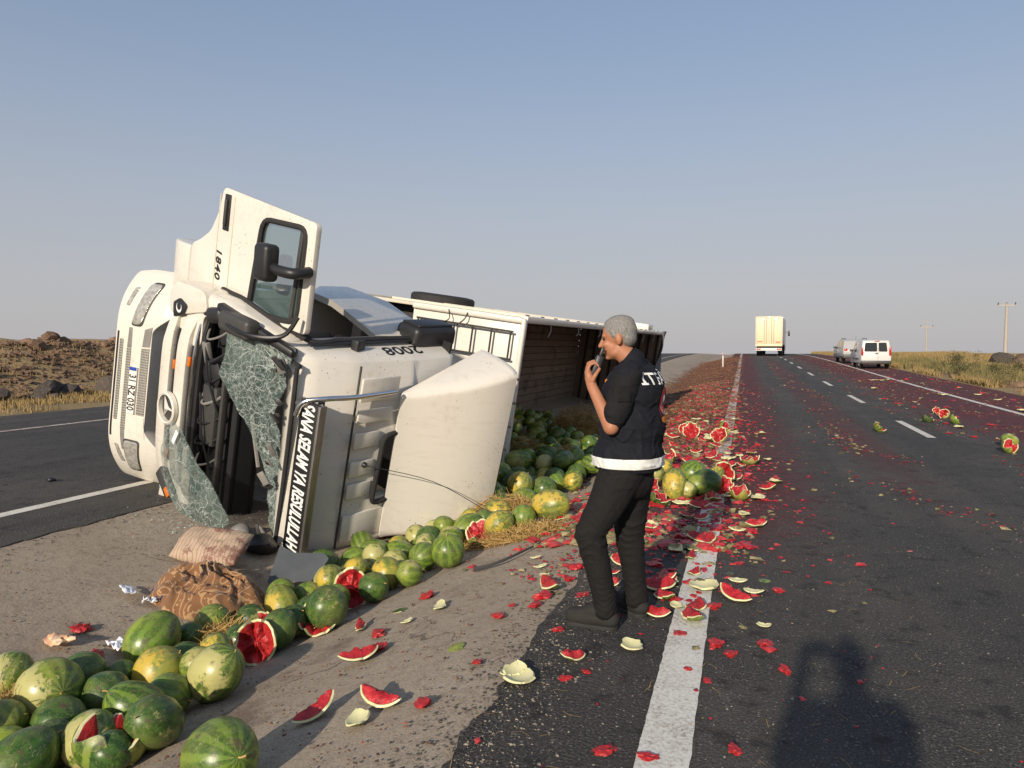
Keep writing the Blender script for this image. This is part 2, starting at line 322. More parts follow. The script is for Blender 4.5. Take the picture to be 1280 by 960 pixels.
# --- cloth, skin
b = NB('skin'); co = b.co(); n = b.noise(co, 18, 4); c = b.mix(n, (.44, .205, .115), (.33, .135, .07)); b.set(c, .5, spec=.35); b.b.inputs['Subsurface Weight'].default_value = .08; b.b.inputs['Subsurface Radius'].default_value = (.01, .004, .002); b.bump(b.noise(co, 160, 3), .15, .002)
b = NB('grey_hair'); co = b.co(scale=(1, 1, .25)); n = b.noise(co, 260, 4, .7); b.set(b.ramp(n, [(.30, (.085, .08, .075)), (.5, (.20, .19, .175)), (.72, (.36, .345, .32))]), .75); b.bump(n, .5, .004)
def cloth(name, col, scale=5, wr=.5):
    b = NB(name); co = b.co(); n = b.noise(co, scale, 4); wv = b.noise(b.co(scale=(1, 1, 2.2)), 7, 3, .5, 1.2)
    b.set(b.mix(n, tuple(.75*v for v in col), tuple(1.25*v for v in col)), .85, spec=.25); 
    b.bump(wv, wr, .02); return b.m
cloth('vest_cloth', (.0085, .0095, .014)); cloth('black_cloth', (.011, .0105, .010)); cloth('shoe_cloth', (.028, .026, .024), 20, .3); cloth('reflective', (.74, .74, .70), 9, .15); cloth('shirt_cloth', (.010, .010, .011)); cloth('denim', (.03, .04, .07))
b = NB('blanket_cloth'); co = b.co()
wv = b.n.new('ShaderNodeVectorMath'); wv.operation = 'MULTIPLY_ADD'; b.L(b.noise(co, 3.2, 2, out=1), wv.inputs[0]); wv.inputs[1].default_value = (.9,)*3; b.L(co, wv.inputs[2])
a = b.wave(wv.outputs[0], 2.6, 4, 2); st = b.n.new('ShaderNodeMapping'); b.L(wv.outputs[0], st.inputs[0]); st.inputs['Scale'].default_value = (9, 24, 14); e = b.vor(st.outputs[0], 1, 'F1')
m = b.math('MAXIMUM', b.ramp(a, [(.90, 0), (.95, .6)]), b.ramp(e, [(.20, .7), (.30, 0)]))
b.set(b.mix(m, (.21, .105, .050), (.50, .32, .165)), .95, spec=.1); b.b.inputs['Sheen Weight'].default_value = .3; b.bump(b.noise(co, 220, 3), .4, .004)
b = NB('pillow_cloth'); co = b.co(); rings = b.wave(co, 9, 6, 2); c = b.mix(b.ramp(rings, [(.75, 0), (.9, .6)]), (.46, .34, .24), (.24, .15, .10))
bl = b.ramp(b.noise(co, 5, 6, .8), [(.52, 0), (.60, .75)]); c = b.mix(bl, c, (.16, .045, .035)); b.set(c, .9); b.bump(b.noise(co, 60, 3), .2, .005)
b = NB('plank_wood'); co = b.co('Object', (14, 1.1, 14)); n = b.noise(co, 2, 6, .7); r = b.rand()
c = b.mix(n, (.17, .115, .08), (.38, .285, .205)); c = b.mix(b.math('MULTIPLY', r, .4), c, (.14, .10, .075)); c = b.mix(b.ramp(b.noise(b.co(), 1.7, 5), [(.55, 0), (.7, .6)]), c, (.04, .028, .02)); b.set(c, .9); b.bump(n, .5, .01)

# ------------------------------------------------------------------ mesh helpers
def tag(o, label=None, cat=None, group=None, kind=None):
    for k, v in (('label', label), ('category', cat), ('group', group), ('kind', kind)):
        if v: o[k] = v
    return o
def me(name, V, F, mat, smooth=40, fm=None):
    m = bpy.data.meshes.new(name); m.from_pydata([tuple(v) for v in V], [], [tuple(f) for f in F]); m.validate()
    for k in (mat if isinstance(mat, (list, tuple)) else [mat]): m.materials.append(MATS[k])
    if fm: m.polygons.foreach_set('material_index', fm)
    if smooth:
        m.polygons.foreach_set('use_smooth', [True]*len(m.polygons)); m.set_sharp_from_angle(angle=R(smooth))
    m.update(); return m
def ob(name, mesh, parent=None, M=None):
    o = bpy.data.objects.new(name, mesh); COL.objects.link(o)
    if parent: o.parent = parent
    if M is not None: o.matrix_basis = M
    return o
def mk(name, VF, mat, parent=None, M=None, smooth=40): return ob(name, me(name, VF[0], VF[1], mat, smooth), parent, M)
def empty(name, M=None):
    o = bpy.data.objects.new(name, None); COL.objects.link(o); o.empty_display_size = .2
    if M is not None: o.matrix_basis = M
    return o
def cat_(*L):
    V, F = [], []
    for v, f in L:
        n = len(V); V += [Vector(q) for q in v]; F += [[i+n for i in p] for p in f]
    return V, F
def xf(VF, M): return [M @ Vector(v) for v in VF[0]], VF[1]
def from_bm(bm):
    bm.verts.ensure_lookup_table(); bm.verts.index_update()
    r = [v.co.copy() for v in bm.verts], [[v.index for v in f.verts] for f in bm.faces]; bm.free(); return r
def box(c, s, bev=0, seg=2, rot=None):
    bm = bmesh.new(); bmesh.ops.create_cube(bm, size=1)
    for v in bm.verts: v.co = Vector((v.co.x*s[0], v.co.y*s[1], v.co.z*s[2]))
    if bev: bmesh.ops.bevel(bm, geom=bm.edges[:], offset=min(bev, min(s)*.49), segments=seg, profile=.5, affect='EDGES', clamp_overlap=True)
    M = Matrix.Translation(c) @ (Euler(rot).to_matrix().to_4x4() if rot else Matrix())
    return xf(from_bm(bm), M)
def prism(poly, a, b_, axis='y', bev=0, seg=2, cuts=None):
    """polygon in the two other axes, extruded from a to b_ along axis"""
    bm = bmesh.new()
    def P(u, v, w):
        return {'y': (u, w, v), 'x': (w, u, v), 'z': (u, v, w)}[axis]
    v0 = [bm.verts.new(P(u, v, a)) for u, v in poly]; v1 = [bm.verts.new(P(u, v, b_)) for u, v in poly]
    n = len(poly); bm.faces.new(v0); bm.faces.new(v1[::-1])
    for i in range(n): bm.faces.new((v0[i], v1[i], v1[(i+1) % n], v0[(i+1) % n]))
    bmesh.ops.recalc_face_normals(bm, faces=bm.faces)
    if bev: bmesh.ops.bevel(bm, geom=bm.edges[:], offset=bev, segments=seg, profile=.5, affect='EDGES', clamp_overlap=True)
    if cuts:
        for no, vals in cuts:
            for q in vals: bmesh.ops.bisect_plane(bm, geom=bm.verts[:]+bm.edges[:]+bm.faces[:], plane_co=Vector(no)*q, plane_no=no)
    return from_bm(bm)
def rpoly(w_, h, r, n=5, c=(0, 0)):
    P = []
    for sx, sy, a0 in ((1, 1, 0), (-1, 1, 90), (-1, -1, 180), (1, -1, 270)):
        for k in range(n+1):
            a = R(a0+90*k/n); P.append((c[0]+sx*(w_/2-r)+r*math.cos(a), c[1]+sy*(h/2-r)+r*math.sin(a)))
    return P
def round_poly(pts, r, n=4):
    out = []; m = len(pts)
    for i in range(m):
        p, a, c = Vector(pts[i]), Vector(pts[i-1]), Vector(pts[(i+1) % m])
        ra = min(r, (a-p).length*.45, (c-p).length*.45)
        s, e = p+(a-p).normalized()*ra, p+(c-p).normalized()*ra
        for k in range(n+1):
            t = k/n; out.append(tuple(s*(1-t)**2+p*2*t*(1-t)+e*t*t))
    return out
def tube(path, r, n=10, cap=True):
    path = [Vector(p) for p in path]; m = len(path); rr = r if hasattr(r, '__len__') else [r]*m
    V, F = [], []; up = Vector((.13, .31, .94))
    for i, p in enumerate(path):
        d = (path[min(i+1, m-1)]-path[max(i-1, 0)]).normalized(); a = d.cross(up)
        if a.length < .1: a = d.cross(Vector((1, 0, 0)))
        a.normalize(); c = d.cross(a)
        for k in range(n):
            t = 2*math.pi*k/n; V.append(p+(a*math.cos(t)+c*math.sin(t))*rr[i])
    for i in range(m-1):
        for k in range(n): F.append((i*n+k, i*n+(k+1) % n, (i+1)*n+(k+1) % n, (i+1)*n+k))
    if cap: F.append(tuple(range(n-1, -1, -1))); F.append(tuple((m-1)*n+k for k in range(n)))
    return V, F
def smooth_path(pts, n=6):
    pts = [Vector(p) for p in pts]; out = []
    for i in range(len(pts)-1):
        p0, p1, p2, p3 = pts[max(i-1, 0)], pts[i], pts[i+1], pts[min(i+2, len(pts)-1)]
        for k in range(n):
            t = k/n; out.append(.5*((2*p1)+(p2-p0)*t+(2*p0-5*p1+4*p2-p3)*t*t+(3*p1-p0-3*p2+p3)*t**3))
    return out+[pts[-1]]
def lathe(prof_, n=24, axis='x', c=(0, 0, 0)):
    V, F = [], []; m = len(prof_)
    for k in range(n):
        t = 2*math.pi*k/n
        for a, r in prof_:
            u, v = r*math.cos(t), r*math.sin(t)
            V.append(Vector(c)+Vector({'x': (a, u, v), 'y': (u, a, v), 'z': (u, v, a)}[axis]))
    for k in range(n):
        for i in range(m-1): F.append((k*m+i, k*m+i+1, ((k+1) % n)*m+i+1, ((k+1) % n)*m+i))
    return V, F
def ball(c, r, u=20, v=12):
    bm = bmesh.new(); bmesh.ops.create_uvsphere(bm, u_segments=u, v_segments=v, radius=1)
    rr = r if hasattr(r, '__len__') else (r,)*3
    for q in bm.verts: q.co = Vector((q.co.x*rr[0], q.co.y*rr[1], q.co.z*rr[2]))+Vector(c)
    return from_bm(bm)
def text(name, s, size, mat, parent, M, bold=0, shear=0, ext=.002, align='CENTER', sx=1, spacing=1):
    cu = bpy.data.curves.new(name, 'FONT'); cu.body = s; cu.size = size; cu.offset = bold; cu.shear = shear; cu.extrude = ext
    cu.align_x = align; cu.align_y = 'CENTER'; cu.space_character = spacing; cu.resolution_u = 3
    t = bpy.data.objects.new(name, cu); COL.objects.link(t)
    dg = bpy.context.evaluated_depsgraph_get(); m = bpy.data.meshes.new_from_object(t.evaluated_get(dg))
    bpy.data.objects.remove(t); m.materials.clear(); m.materials.append(MATS[mat])
    for v in m.vertices: v.co.x *= sx
    return ob(name, m, parent, M)
def axes(o, x, y, z=None):
    x, y = Vector(x), Vector(y); z = Vector(z) if z else x.cross(y)
    return Matrix(((x[0], y[0], z[0], o[0]), (x[1], y[1], z[1], o[1]), (x[2], y[2], z[2], o[2]), (0, 0, 0, 1)))
def cutmesh(VF, cutters, mat, smooth=35):
    a = ob('t', me('t', VF[0], VF[1], 'steel', 0)); tmp = []
    for c in cutters:
        k = ob('c', me('c', c[0], c[1], 'steel', 0)); tmp.append(k)
        bmm = bmesh.new(); bmm.from_mesh(k.data); bmesh.ops.recalc_face_normals(bmm, faces=bmm.faces); bmm.to_mesh(k.data); bmm.free()
        md = a.modifiers.new('b', 'BOOLEAN'); md.object = k; md.operation = 'DIFFERENCE'; md.solver = 'EXACT'
    dg = bpy.context.evaluated_depsgraph_get(); m = bpy.data.meshes.new_from_object(a.evaluated_get(dg))
    for o in tmp+[a]: bpy.data.objects.remove(o)
    m.materials.clear(); m.materials.append(MATS[mat])
    m.polygons.foreach_set('use_smooth', [True]*len(m.polygons)); m.set_sharp_from_angle(angle=R(smooth)); return m
def blob(parts, voxel=.012, sm=6, mat='skin', disp=None):
    """union of tapered capsules / ellipsoids remeshed into one continuous skin"""
    V, F = [], []
    for p in parts:
        if p[0] == 'e':
            _, c, r, rot = (p+(None,))[:4]
            bl = ball((0, 0, 0), r, 20, 14); Mx = Matrix.Translation(c) @ (Euler(rot).to_matrix().to_4x4() if rot else Matrix()); bl = xf(bl, Mx)
        else:
            _, p0, r0, p1, r1 = p; p0, p1 = Vector(p0), Vector(p1); d = (p1-p0); L = d.length; q = d.to_track_quat('Z', 'Y').to_matrix().to_4x4()
            pr = []
            for k in range(7): a = R(-90+90*k/6); pr.append((r0*math.sin(a), max(1e-4, r0*math.cos(a))))
            for k in range(7): a = R(90*k/6); pr.append((L+r1*math.sin(a), max(1e-4, r1*math.cos(a))))
            bl = xf(lathe(pr, 16, 'z'), Matrix.Translation(p0) @ q)
        n = len(V); V += bl[0]; F += [[i+n for i in f] for f in bl[1]]
    a = ob('t', me('t', V, F, mat, 0))
    bmm = bmesh.new(); bmm.from_mesh(a.data); bmesh.ops.remove_doubles(bmm, verts=bmm.verts, dist=2e-4); bmesh.ops.recalc_face_normals(bmm, faces=bmm.faces); bmm.to_mesh(a.data); bmm.free()
    md = a.modifiers.new('r', 'REMESH'); md.mode = 'VOXEL'; md.voxel_size = voxel
    md = a.modifiers.new('s', 'SMOOTH'); md.factor = .5; md.iterations = sm
    dg = bpy.context.evaluated_depsgraph_get(); m = bpy.data.meshes.new_from_object(a.evaluated_get(dg)); bpy.data.objects.remove(a)
    if disp:
        pn = [(v.co.copy(), v.normal.copy()) for v in m.vertices]; nc = []
        for p, n in pn: nc += list(p+Vector(disp(p, n)))
        m.vertices.foreach_set('co', nc)
    m.materials.clear(); m.materials.append(MATS[mat]); m.polygons.foreach_set('use_smooth', [True]*len(m.polygons)); m.update(); return m
def nz(p, s=1, seed=0): return noise.noise(Vector(p)*s+Vector((seed*7.3, seed*3.1, seed*5.7)))

# ================================================================== SETTING
def span(a, b_, n): return [a+(b_-a)*k/n for k in range(n+1)]
YS = span(-12, 30, 84)+span(30, 110, 60)[1:]+span(110, 400, 20)[1:]+span(400, 6000, 24)[1:]
def left_bank(X, Y):
    t = ss((-X-20.5)/5.5)*(1-.25*ss((-X-34)/20)); fade = 1-ss((Y-60)/120)
    h = t*1.80*fade*(.86+.30*nz((X*.11, Y*.11, 0), 1, 2)+.16*nz((X*.5, Y*.5, 0), 1, 3))
    return h+t*fade*.10*nz((X*1.7, Y*1.7, 0), 1, 4)
def right_field(X, Y):
    t = ss((X-8.0)/5); return t*.06+t*.14*nz((X*.2, Y*.2, 0), 1, 5)+.5*ss((X-25)/60)*(1-ss((Y-90)/120))
def terrain(X, Y):
    z = prof(Y)
    if X < -16: z += left_bank(X, Y)+.04*nz((X*.9, Y*.9, 0), 1, 6)*ss((-X-16)/2)
    elif X > 8.0: z += right_field(X, Y)
    return z
def sheet(xs, ys, fz):
    V = [(x, y, fz(x, y)) for y in ys for x in xs]; n = len(xs)
    return V, [(j*n+i, j*n+i+1, (j+1)*n+i+1, (j+1)*n+i) for j in range(len(ys)-1) for i in range(n-1)]
# one earth sheet to the horizon (dips under the ditch so that the ditch lining lies on it)
xs = [-5000, -2500, -1000, -400, -160, -90]+span(-62, -16.2, 90)+[-11, -5.9]+span(-5.6, -1.2, 8)+[4, 7.9]+span(8.25, 40, 60)+[60, 100, 200, 500, 1200, 3000, 5000]
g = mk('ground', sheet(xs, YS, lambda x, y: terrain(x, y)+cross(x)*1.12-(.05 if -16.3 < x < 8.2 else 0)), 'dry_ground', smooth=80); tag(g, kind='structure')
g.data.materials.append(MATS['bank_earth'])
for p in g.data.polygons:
    c = p.center
    if c.x < -20.8 and c.x > -70: p.material_index = 1
# ditch lining between the carriageways
mx = [-5.80]+span(-5.66, -1.13, 40)+[-1.02]
med = mk('median', sheet(mx, [y for y in YS if y < 420], lambda x, y: prof(y)+(cross(x) if -5.66 < x < -1.13 else 0)+(.012*nz((x*1.4, y*1.4, 0), 1, 9) if -5.5 < x < -1.3 else 0)-.012), 'median_concrete', smooth=80); tag(med, kind='structure')
# carriageways: thick layers with broken edges
RY = span(-12, 14, 520)+span(14, 40, 180)[1:]+[y for y in YS if 40 < y < 420]
def road(name, x0, x1, mat, lo_r, hi_r):
    V, F = [], []
    for y in RY:
        k = 1 if y < 40 else .3
        e0 = x0+(k*(.05*nz((0, y*1.3, 0), 1, 11)+.035*nz((0, y*6, 0), 1, 12)+.02*nz((0, y*17, 0), 1, 14)) if lo_r else 0); e1 = x1+(k*(.05*nz((0, y*1.3, 0), 1, 13)+.035*nz((0, y*6, 0), 1, 15)+.02*nz((0, y*17, 0), 1, 16)) if hi_r else 0)
        z = prof(y)
        cols = [(e0, z-.045), (e0+.02, z)]+[(x0+(x1-x0)*t, z) for t in (.06, .2, .35, .5, .65, .8, .94)]+[(e1-.02, z), (e1, z-.045)]
        V += [(x, y, zz) for x, zz in cols]
    n = 11; F = [(j*n+i, j*n+i+1, (j+1)*n+i+1, (j+1)*n+i) for j in range(len(RY)-1) for i in range(n-1)]
    o = mk(name, (V, F), mat, smooth=30); tag(o, kind='structure'); return o
road_r = road('road', -1.10, 8.3, 'asphalt', True, True)
road_l = road('road', -16.3, -5.68, 'asphalt_plain', True, True)
def stripe(parent, xc, wd, y0, y1, name, ragged=True):
    ys = [y for y in RY if y0 <= y <= y1]
    if not ys or ys[0] > y0+.01: ys = [y0]+ys
    if ys[-1] < y1-.01: ys.append(y1)
    V = []
    for y in ys:
        k = (.006*nz((xc, y*23, 0), 1, 21)+.004*nz((xc, y*2, 0), 1, 23), .006*nz((xc, y*23, 0), 1, 22)) if ragged else (0, 0)
        V += [(xc-wd/2+k[0], y, prof(y)+.0045), (xc+wd/2+k[1], y, prof(y)+.0045)]
    o = mk(name, (V, [(2*i, 2*i+1, 2*i+3, 2*i+2) for i in range(len(ys)-1)]), 'road_paint', parent, smooth=0); return o
stripe(road_r, -.28, .205, -12, 400, 'edge_line'); stripe(road_r, 6.2, .16, -12, 400, 'edge_line')
for k in range(-1, 16): stripe(road_r, 3.17, .14, 8.9-7.9+k*7.9-3.0+.8, 8.9-7.9+k*7.9+.8, 'lane_dash')
stripe(road_l, -6.75, .17, -12, 400, 'edge_line'); stripe(road_l, -13.35, .17, -12, 400, 'edge_line')
for k in range(-1, 12): stripe(road_l, -10.4, .12, 2+k*9, 6+k*9, 'lane_dash')
# loose gravel where the asphalt breaks off
def chips(name, spots, mat, size, flat=.6, seed=1):
    r = random.Random(seed); V, F = [], []
    base = [(1, 0, -.3), (-.5, .87, -.3), (-.5, -.87, -.3), (.3, .5, .5), (-.6, 0, .55), (.35, -.5, .45)]
    fc = [(0, 1, 3), (1, 4, 3), (1, 2, 4), (2, 5, 4), (2, 0, 5), (0, 3, 5), (3, 4, 5)]
    for x, y, z in spots:
        s = size[0]+(size[1]-size[0])*r.random()**3.5; a = r.random()*6.28; ca, sa = math.cos(a), math.sin(a); el_ = .7+.8*r.random(); n = len(V)
        for bx, by, bz in base:
            bx *= el_*(.5+r.random()); by *= (.5+r.random()); bz *= .4+1.2*r.random()
            V.append((x+s*(bx*ca-by*sa), y+s*(bx*sa+by*ca), z+s*flat*(bz+.25)))
        F += [[i+n for i in f] for f in fc]
    o = mk(name, (V, F), mat, smooth=0); return o
r = random.Random(3)
sp = []
for k in range(5200):
    y = 1.2+13*r.random()**1.5; x = -1.13+r.gauss(-.04, .11); sp.append((x, y, gz(x, y)-.008+(.012 if x > -1.12 else 0)))
for k in range(2600):
    y = 2+10*r.random(); x = -5.66+r.gauss(.06, .09); sp.append((x, y, gz(x, y)-.006))
pl_ = []
for k in range(4200):
    y = 1.2+12*r.random()**1.5; x = -1.06+abs(r.gauss(0, .16)); pl_.append((x, y, prof(y)+.001))
tag(chips('gravel', pl_, 'pale_grit', (.002, .009), seed=44), 'pale concrete grit spilled over the near asphalt shoulder', 'gravel', kind='stuff')
tag(chips('gravel', sp, 'asphalt_edge', (.002, .011), seed=4), 'loose dark gravel crumbled from the asphalt edges beside the ditch', 'gravel', kind='stuff')

# left bank stones, boulders
def rock_mesh(seed, mat, sub=2):
    bm = bmesh.new(); bmesh.ops.create_icosphere(bm, subdivisions=sub, radius=1)
    for v in bm.verts:
        d = 1+.35*nz(v.co, 1.1, seed)+.16*nz(v.co, 2.6, seed+1); v.co = Vector((v.co.x*d*1.15, v.co.y*d, v.co.z*d*.8))
    VF = from_bm(bm); return me('boulder', VF[0], VF[1], mat, 25)
rocksA = [rock_mesh(30+k, 'stone') for k in range(6)]; rocksB = [rock_mesh(50+k, 'basalt') for k in range(5)]
def put_rock(mesh, x, y, s, label, group, z=None):
    o = ob('boulder', mesh); o.location = (x, y, (terrain(x, y) if z is None else z)+s*.25)
    o.rotation_euler = (r.random()*.6, r.random()*.6, r.random()*6.28); o.scale = (s, s*(.8+.4*r.random()), s*(.8+.3*r.random()))
    return tag(o, label, 'rock', group)
for k in range(46):        # dark line of stones at the foot of the bank
    d = 22+12*r.random(); px = -40+230*r.random()
    q = ground_at(px, 486+6*r.random()); x = -20.3+r.gauss(0, .35); y = 9+22*k/46+r.random()*.6
    put_rock(rocksB[k % 5], x, y, .18+.34*r.random()**2, 'dark basalt stone in the row at the foot of the earth bank', 'stones along the foot of the bank')
for k in range(150):
    y = 8+30*r.random(); x = -25.6+r.gauss(0, .5); s = .07+.26*r.random()**2.4
    put_rock(rocksA[k % 6], x, y, s, 'brown boulder lying on the crest of the earth bank', 'boulders on the bank crest')
sp = []
for k in range(15000):
    y = 5+45*r.random(); x = -20.3-6.5*r.random(); sp.append((x, y, terrain(x, y)))
tag(chips('rubble', sp, 'stone', (.03, .16), .8, seed=8), 'small brown rubble covering the slope of the earth bank', 'rubble', kind='stuff')

# grass
def blades(name, spots, mat, h, wd, seed, lean=.5):
    r = random.Random(seed); V, F = [], []
    for x, y, z in spots:
        a = r.random()*6.28; hh = h[0]+(h[1]-h[0])*r.random(); la = r.random()*6.28; l = lean*hh*r.random(); dx, dy = wd*math.cos(a), wd*math.sin(a); n = len(V)
        V += [(x-dx, y-dy, z-.02), (x+dx, y+dy, z-.02), (x+.45*l*math.cos(la)+dx*.6, y+.45*l*math.sin(la)+dy*.6, z+hh*.6), (x+l*math.cos(la), y+l*math.sin(la), z+hh), (x+.45*l*math.cos(la)-dx*.6, y+.45*l*math.sin(la)-dy*.6, z+hh*.6)]
        F.append((n, n+1, n+2, n+3, n+4))
    return mk(name, (V, F), mat, smooth=0)
sp = []
while len(sp) < 19000:
    y = 3+42*r.random(); x = -16.5-(4.6 if r.random() < .70 else 8.5)*r.random()**.9
    if nz((x*.45, y*.45, 0), 1, 31) > -.15+.25*r.random()-.2*ss((-x-17)/3): sp.append((x, y, terrain(x, y)))
tag(blades('dry_grass', sp, 'dry_grass', (.06, .22), .014, 5), 'dry golden grass between the far carriageway and the bank', 'grass', kind='stuff')
sp = []
while len(sp) < 44000:
    y = 12+95*r.random(); x = 8.4+16*r.random()**1.6
    if nz((x*.35, y*.25, 0), 1, 33) > -.05+.5*r.random(): sp.append((x, y, terrain(x, y)))
tag(blades('dry_grass', sp, 'dry_grass', (.08, .36), .018, 6), 'tall dry golden grass on the verge behind the parked cars', 'grass', kind='stuff')
sp = []
while len(sp) < 6500:
    y = 14+60*r.random(); x = 8.6+4.5*r.random()**1.2
    if nz((x*.4, y*.22, 0), 1, 35) > .12: sp.append((x, y, terrain(x, y)))
tag(blades('weeds', sp, 'green_weed', (.15, .5), .02, 7), 'green weeds growing in patches along the right verge', 'weeds', kind='stuff')

def shrub(x, y, s, label, mat='olive_shrub', n=700, seed=1):
    r = random.Random(seed); base = terrain(x, y); root = empty('shrub', Matrix.Translation((x, y, base)))
    V, F = [], []
    cl = [Vector((r.gauss(0, .34)*s, r.gauss(0, .34)*s, (.25+.55*r.random())*s)) for _ in range(9)]
    for k in range(n):
        c = r.choice(cl); p = c+Vector((r.gauss(0, .15), r.gauss(0, .15), r.gauss(0, .13)))*s; p.z = max(.03, p.z)
        a = Vector((r.gauss(0, 1), r.gauss(0, 1), r.gauss(0, 1))).normalized()*.05*s; b2 = Vector((r.gauss(0, 1), r.gauss(0, 1), r.gauss(0, 1))).normalized()*.022*s
        m = len(V); V += [p-a, p+b2, p+a, p-b2]; F.append((m, m+1, m+2, m+3))
    mk('foliage', (V, F), mat, root, smooth=0)
    mk('stem', cat_(*[tube([(0, 0, -.05), c*.5+Vector((.02, 0, 0)), c], [.02*s, .014*s, .006*s], 5) for c in cl]), 'bank_earth', root)
    return tag(root, label, 'shrub', 'shrubs on the right verge')
for k, (x, y, s, lab, mt) in enumerate(((9.6, 39, .9, 'grey-green bush on the right verge just past the white van', 'olive_shrub'), (10.3, 36, .8, 'low olive bush leaning over the right verge grass', 'olive_shrub'),
      (9.7, 33, .65, 'pale green bush nearest the spilled fruit on the right verge', 'green_weed'), (11.0, 45, 1.0, 'round olive bush in dry grass behind the white van', 'olive_shrub'),
      (8.9, 66, .9, 'dark small bush on the skyline beside the light car', 'olive_shrub'), (8.8, 78, .7, 'tiny dark bush at the crest of the road verge', 'olive_shrub'), (9.0, 31, .45, 'knee-high grey bush at the asphalt edge of the right verge', 'green_weed'), (9.2, 42, .6, 'dense dark bush behind the van on the right verge', 'olive_shrub'), (10.9, 33, .6, 'sparse pale bush set back in the verge grass', 'green_weed'), (12.6, 41, .8, 'broad olive bush before the rocky heap', 'olive_shrub'))): shrub(x, y, s, lab, mt, seed=60+k)
for k in range(26):
    x = 15.5+6*r.random(); y = 44+12*r.random()
    put_rock(rocksB[k % 5] if k % 2 else rocksA[k % 6], x, y, .25+.5*r.random()**2, 'stone in the rocky heap on the right field', 'stones in the right field heap')
for k in range(30):
    x = 8.7+2.0*r.random()**1.4; y = 20+22*r.random()
    put_rock(rocksA[k % 6], x, y, .08+.22*r.random()**2, 'earthy stone at the edge of the right verge', 'stones along the right verge')

# utility poles
def pole(x, y, h, r0, label, arms):
    root = empty('utility_pole', Matrix.Translation((x, y, terrain(x, y)-.1)))
    mk('post', tube([(0, 0, 0), (0, 0, h*.5), (0, 0, h)], [r0, r0*.8, r0*.6], 12), 'concrete_pole', root)
    for z, L in arms:
        a = mk('crossarm', box((0, 0, h-z), (L, .10, .10), .01), 'concrete_pole', root)
        for s in (-.45, 0, .45): mk('insulator', lathe([(0, .0), (0, .05), (.05, .06), (.10, .035), (.16, .05), (.2, 0)], 10, 'z', (s*L, 0, h-z+.05)), 'dark_plastic', a)
    tag(root, label, 'utility pole')
pole(19.6, 67.5, 4.4, .15, 'stout concrete utility pole with a crossarm beside the rocky heap', [(.15, 1.3)])
pole(23.5, 113, 4.6, .12, 'thin distant utility pole on the field skyline behind the van', [(.9, 1.6)])
# reflector post at the near edge of the far ditch
q = ground_at(906, 458)
rt = empty('delineator_post', Matrix.Translation((-1.25, 48, gz(-1.25, 48))))
mk('post', box((0, 0, .42), (.09, .06, .90), .02), 'post_white', rt); mk('reflector', box((0, -.033, .78), (.06, .012, .14), .004), 'red_lens', rt)
tag(rt, 'white roadside delineator post standing in the debris-covered median', 'post')

# ================================================================== OVERTURNED TRUCK
# chassis frame: x = truck's right (now up), y = forward (towards us), z = truck's up (now towards the ditch)
rl, ty = R(8.5), R(2.4)
def chassis_pt(x, y, z):
    wv = x+1.25; v = (math.sin(rl)*wv+math.cos(rl)*z, -y, math.cos(rl)*wv-math.sin(rl)*z); c, s = math.cos(ty), math.sin(ty)
    return Vector((-7.45+c*v[0]+s*v[1], 6.85-s*v[0]+c*v[1], .12+v[2]))
o0 = chassis_pt(0, 0, 0)
MB = axes(o0, chassis_pt(1, 0, 0)-o0, chassis_pt(0, 1, 0)-o0, chassis_pt(0, 0, 1)-o0)
# the cab broke loose of its latch, tipped forward and racked
MC = axes((-5.546, 6.637, 1.111), (.2431, -.1339, .9607), (-.3605, -.9319, -.0386), (.9005, -.337, -.2748)) @ Matrix.Translation((0, .3, -1.1))
CL = MB.inverted() @ MC
tractor = empty('truck_tractor', MB)
tag(tractor, 'white cab-over truck tractor lying on its side with smashed windscreen', 'truck')

# ---- cab shell
def lean(V):       # the right-hand (upper) side is pushed inwards towards the roof
    out = []
    for v in V:
        v = Vector(v); t = max(0, (v.z-1.75)/1.3)
        if v.x > 0: v.x *= 1-.235*t
        else: v.x *= 1-.06*t
        out.append(v)
    return out
profile = [(0, .86), (.02, 1.5), (-.03, 1.9), (-.2, 2.78), (-.34, 2.93), (-.75, 3.03), (-1.5, 3.07), (-2.12, 3.06), (-2.18, 2.9), (-2.18, .95), (-1.7, .95), (-1.4, 1.25), (-.9, 1.25), (-.6, .95)]
outer = prism(profile, -1.19, 1.19, 'x', .11, 4, cuts=[((0, 0, 1), [1.3, 1.75, 2.0, 2.25, 2.5, 2.75])])
inner_p = [(-.06, 1.0), (-.04, 1.5), (-.09, 1.9), (-.26, 2.74), (-.75, 2.96), (-2.1, 2.98), (-2.1, 1.32), (-.5, 1.32), (-.4, 1.0)]
inner = prism(inner_p, -1.12, 1.12, 'x', .05, 2, cuts=[((0, 0, 1), [1.3, 1.75, 2.0, 2.25, 2.5, 2.75])])
ws_cut = prism(round_poly([(-1.06, 1.52), (.98, 1.52), (1.02, 1.75), (.97, 2.76), (-1.06, 2.76)], .10), -.6, .4, 'y')
door_cut = prism(round_poly([(-.27, 1.34), (-1.34, 1.34), (-1.30, 2.62), (-.42, 2.62)], .10), .6, 1.6, 'x')
hatch_cut = prism(round_poly([(-.62, -1.08), (.12, -1.12), (.16, -1.52), (-.58, -1.50)], .09), 2.6, 3.6, 'z')
m = cutmesh(outer, [inner, ws_cut, door_cut, hatch_cut], 'white_paint', 32)
for v in m.vertices: v.co = lean([v.co])[0]
for v in m.vertices:   # dents
    v.co += Vector((0, .012*nz(v.co, 3, 70), .010*nz(v.co, 4, 71)))
    if v.co.z > 2.55: v.co.z -= .24*max(0, (v.co.x-.60)/.36)**2*min(1, (v.co.z-2.55)/.25)   # broad roof shoulder
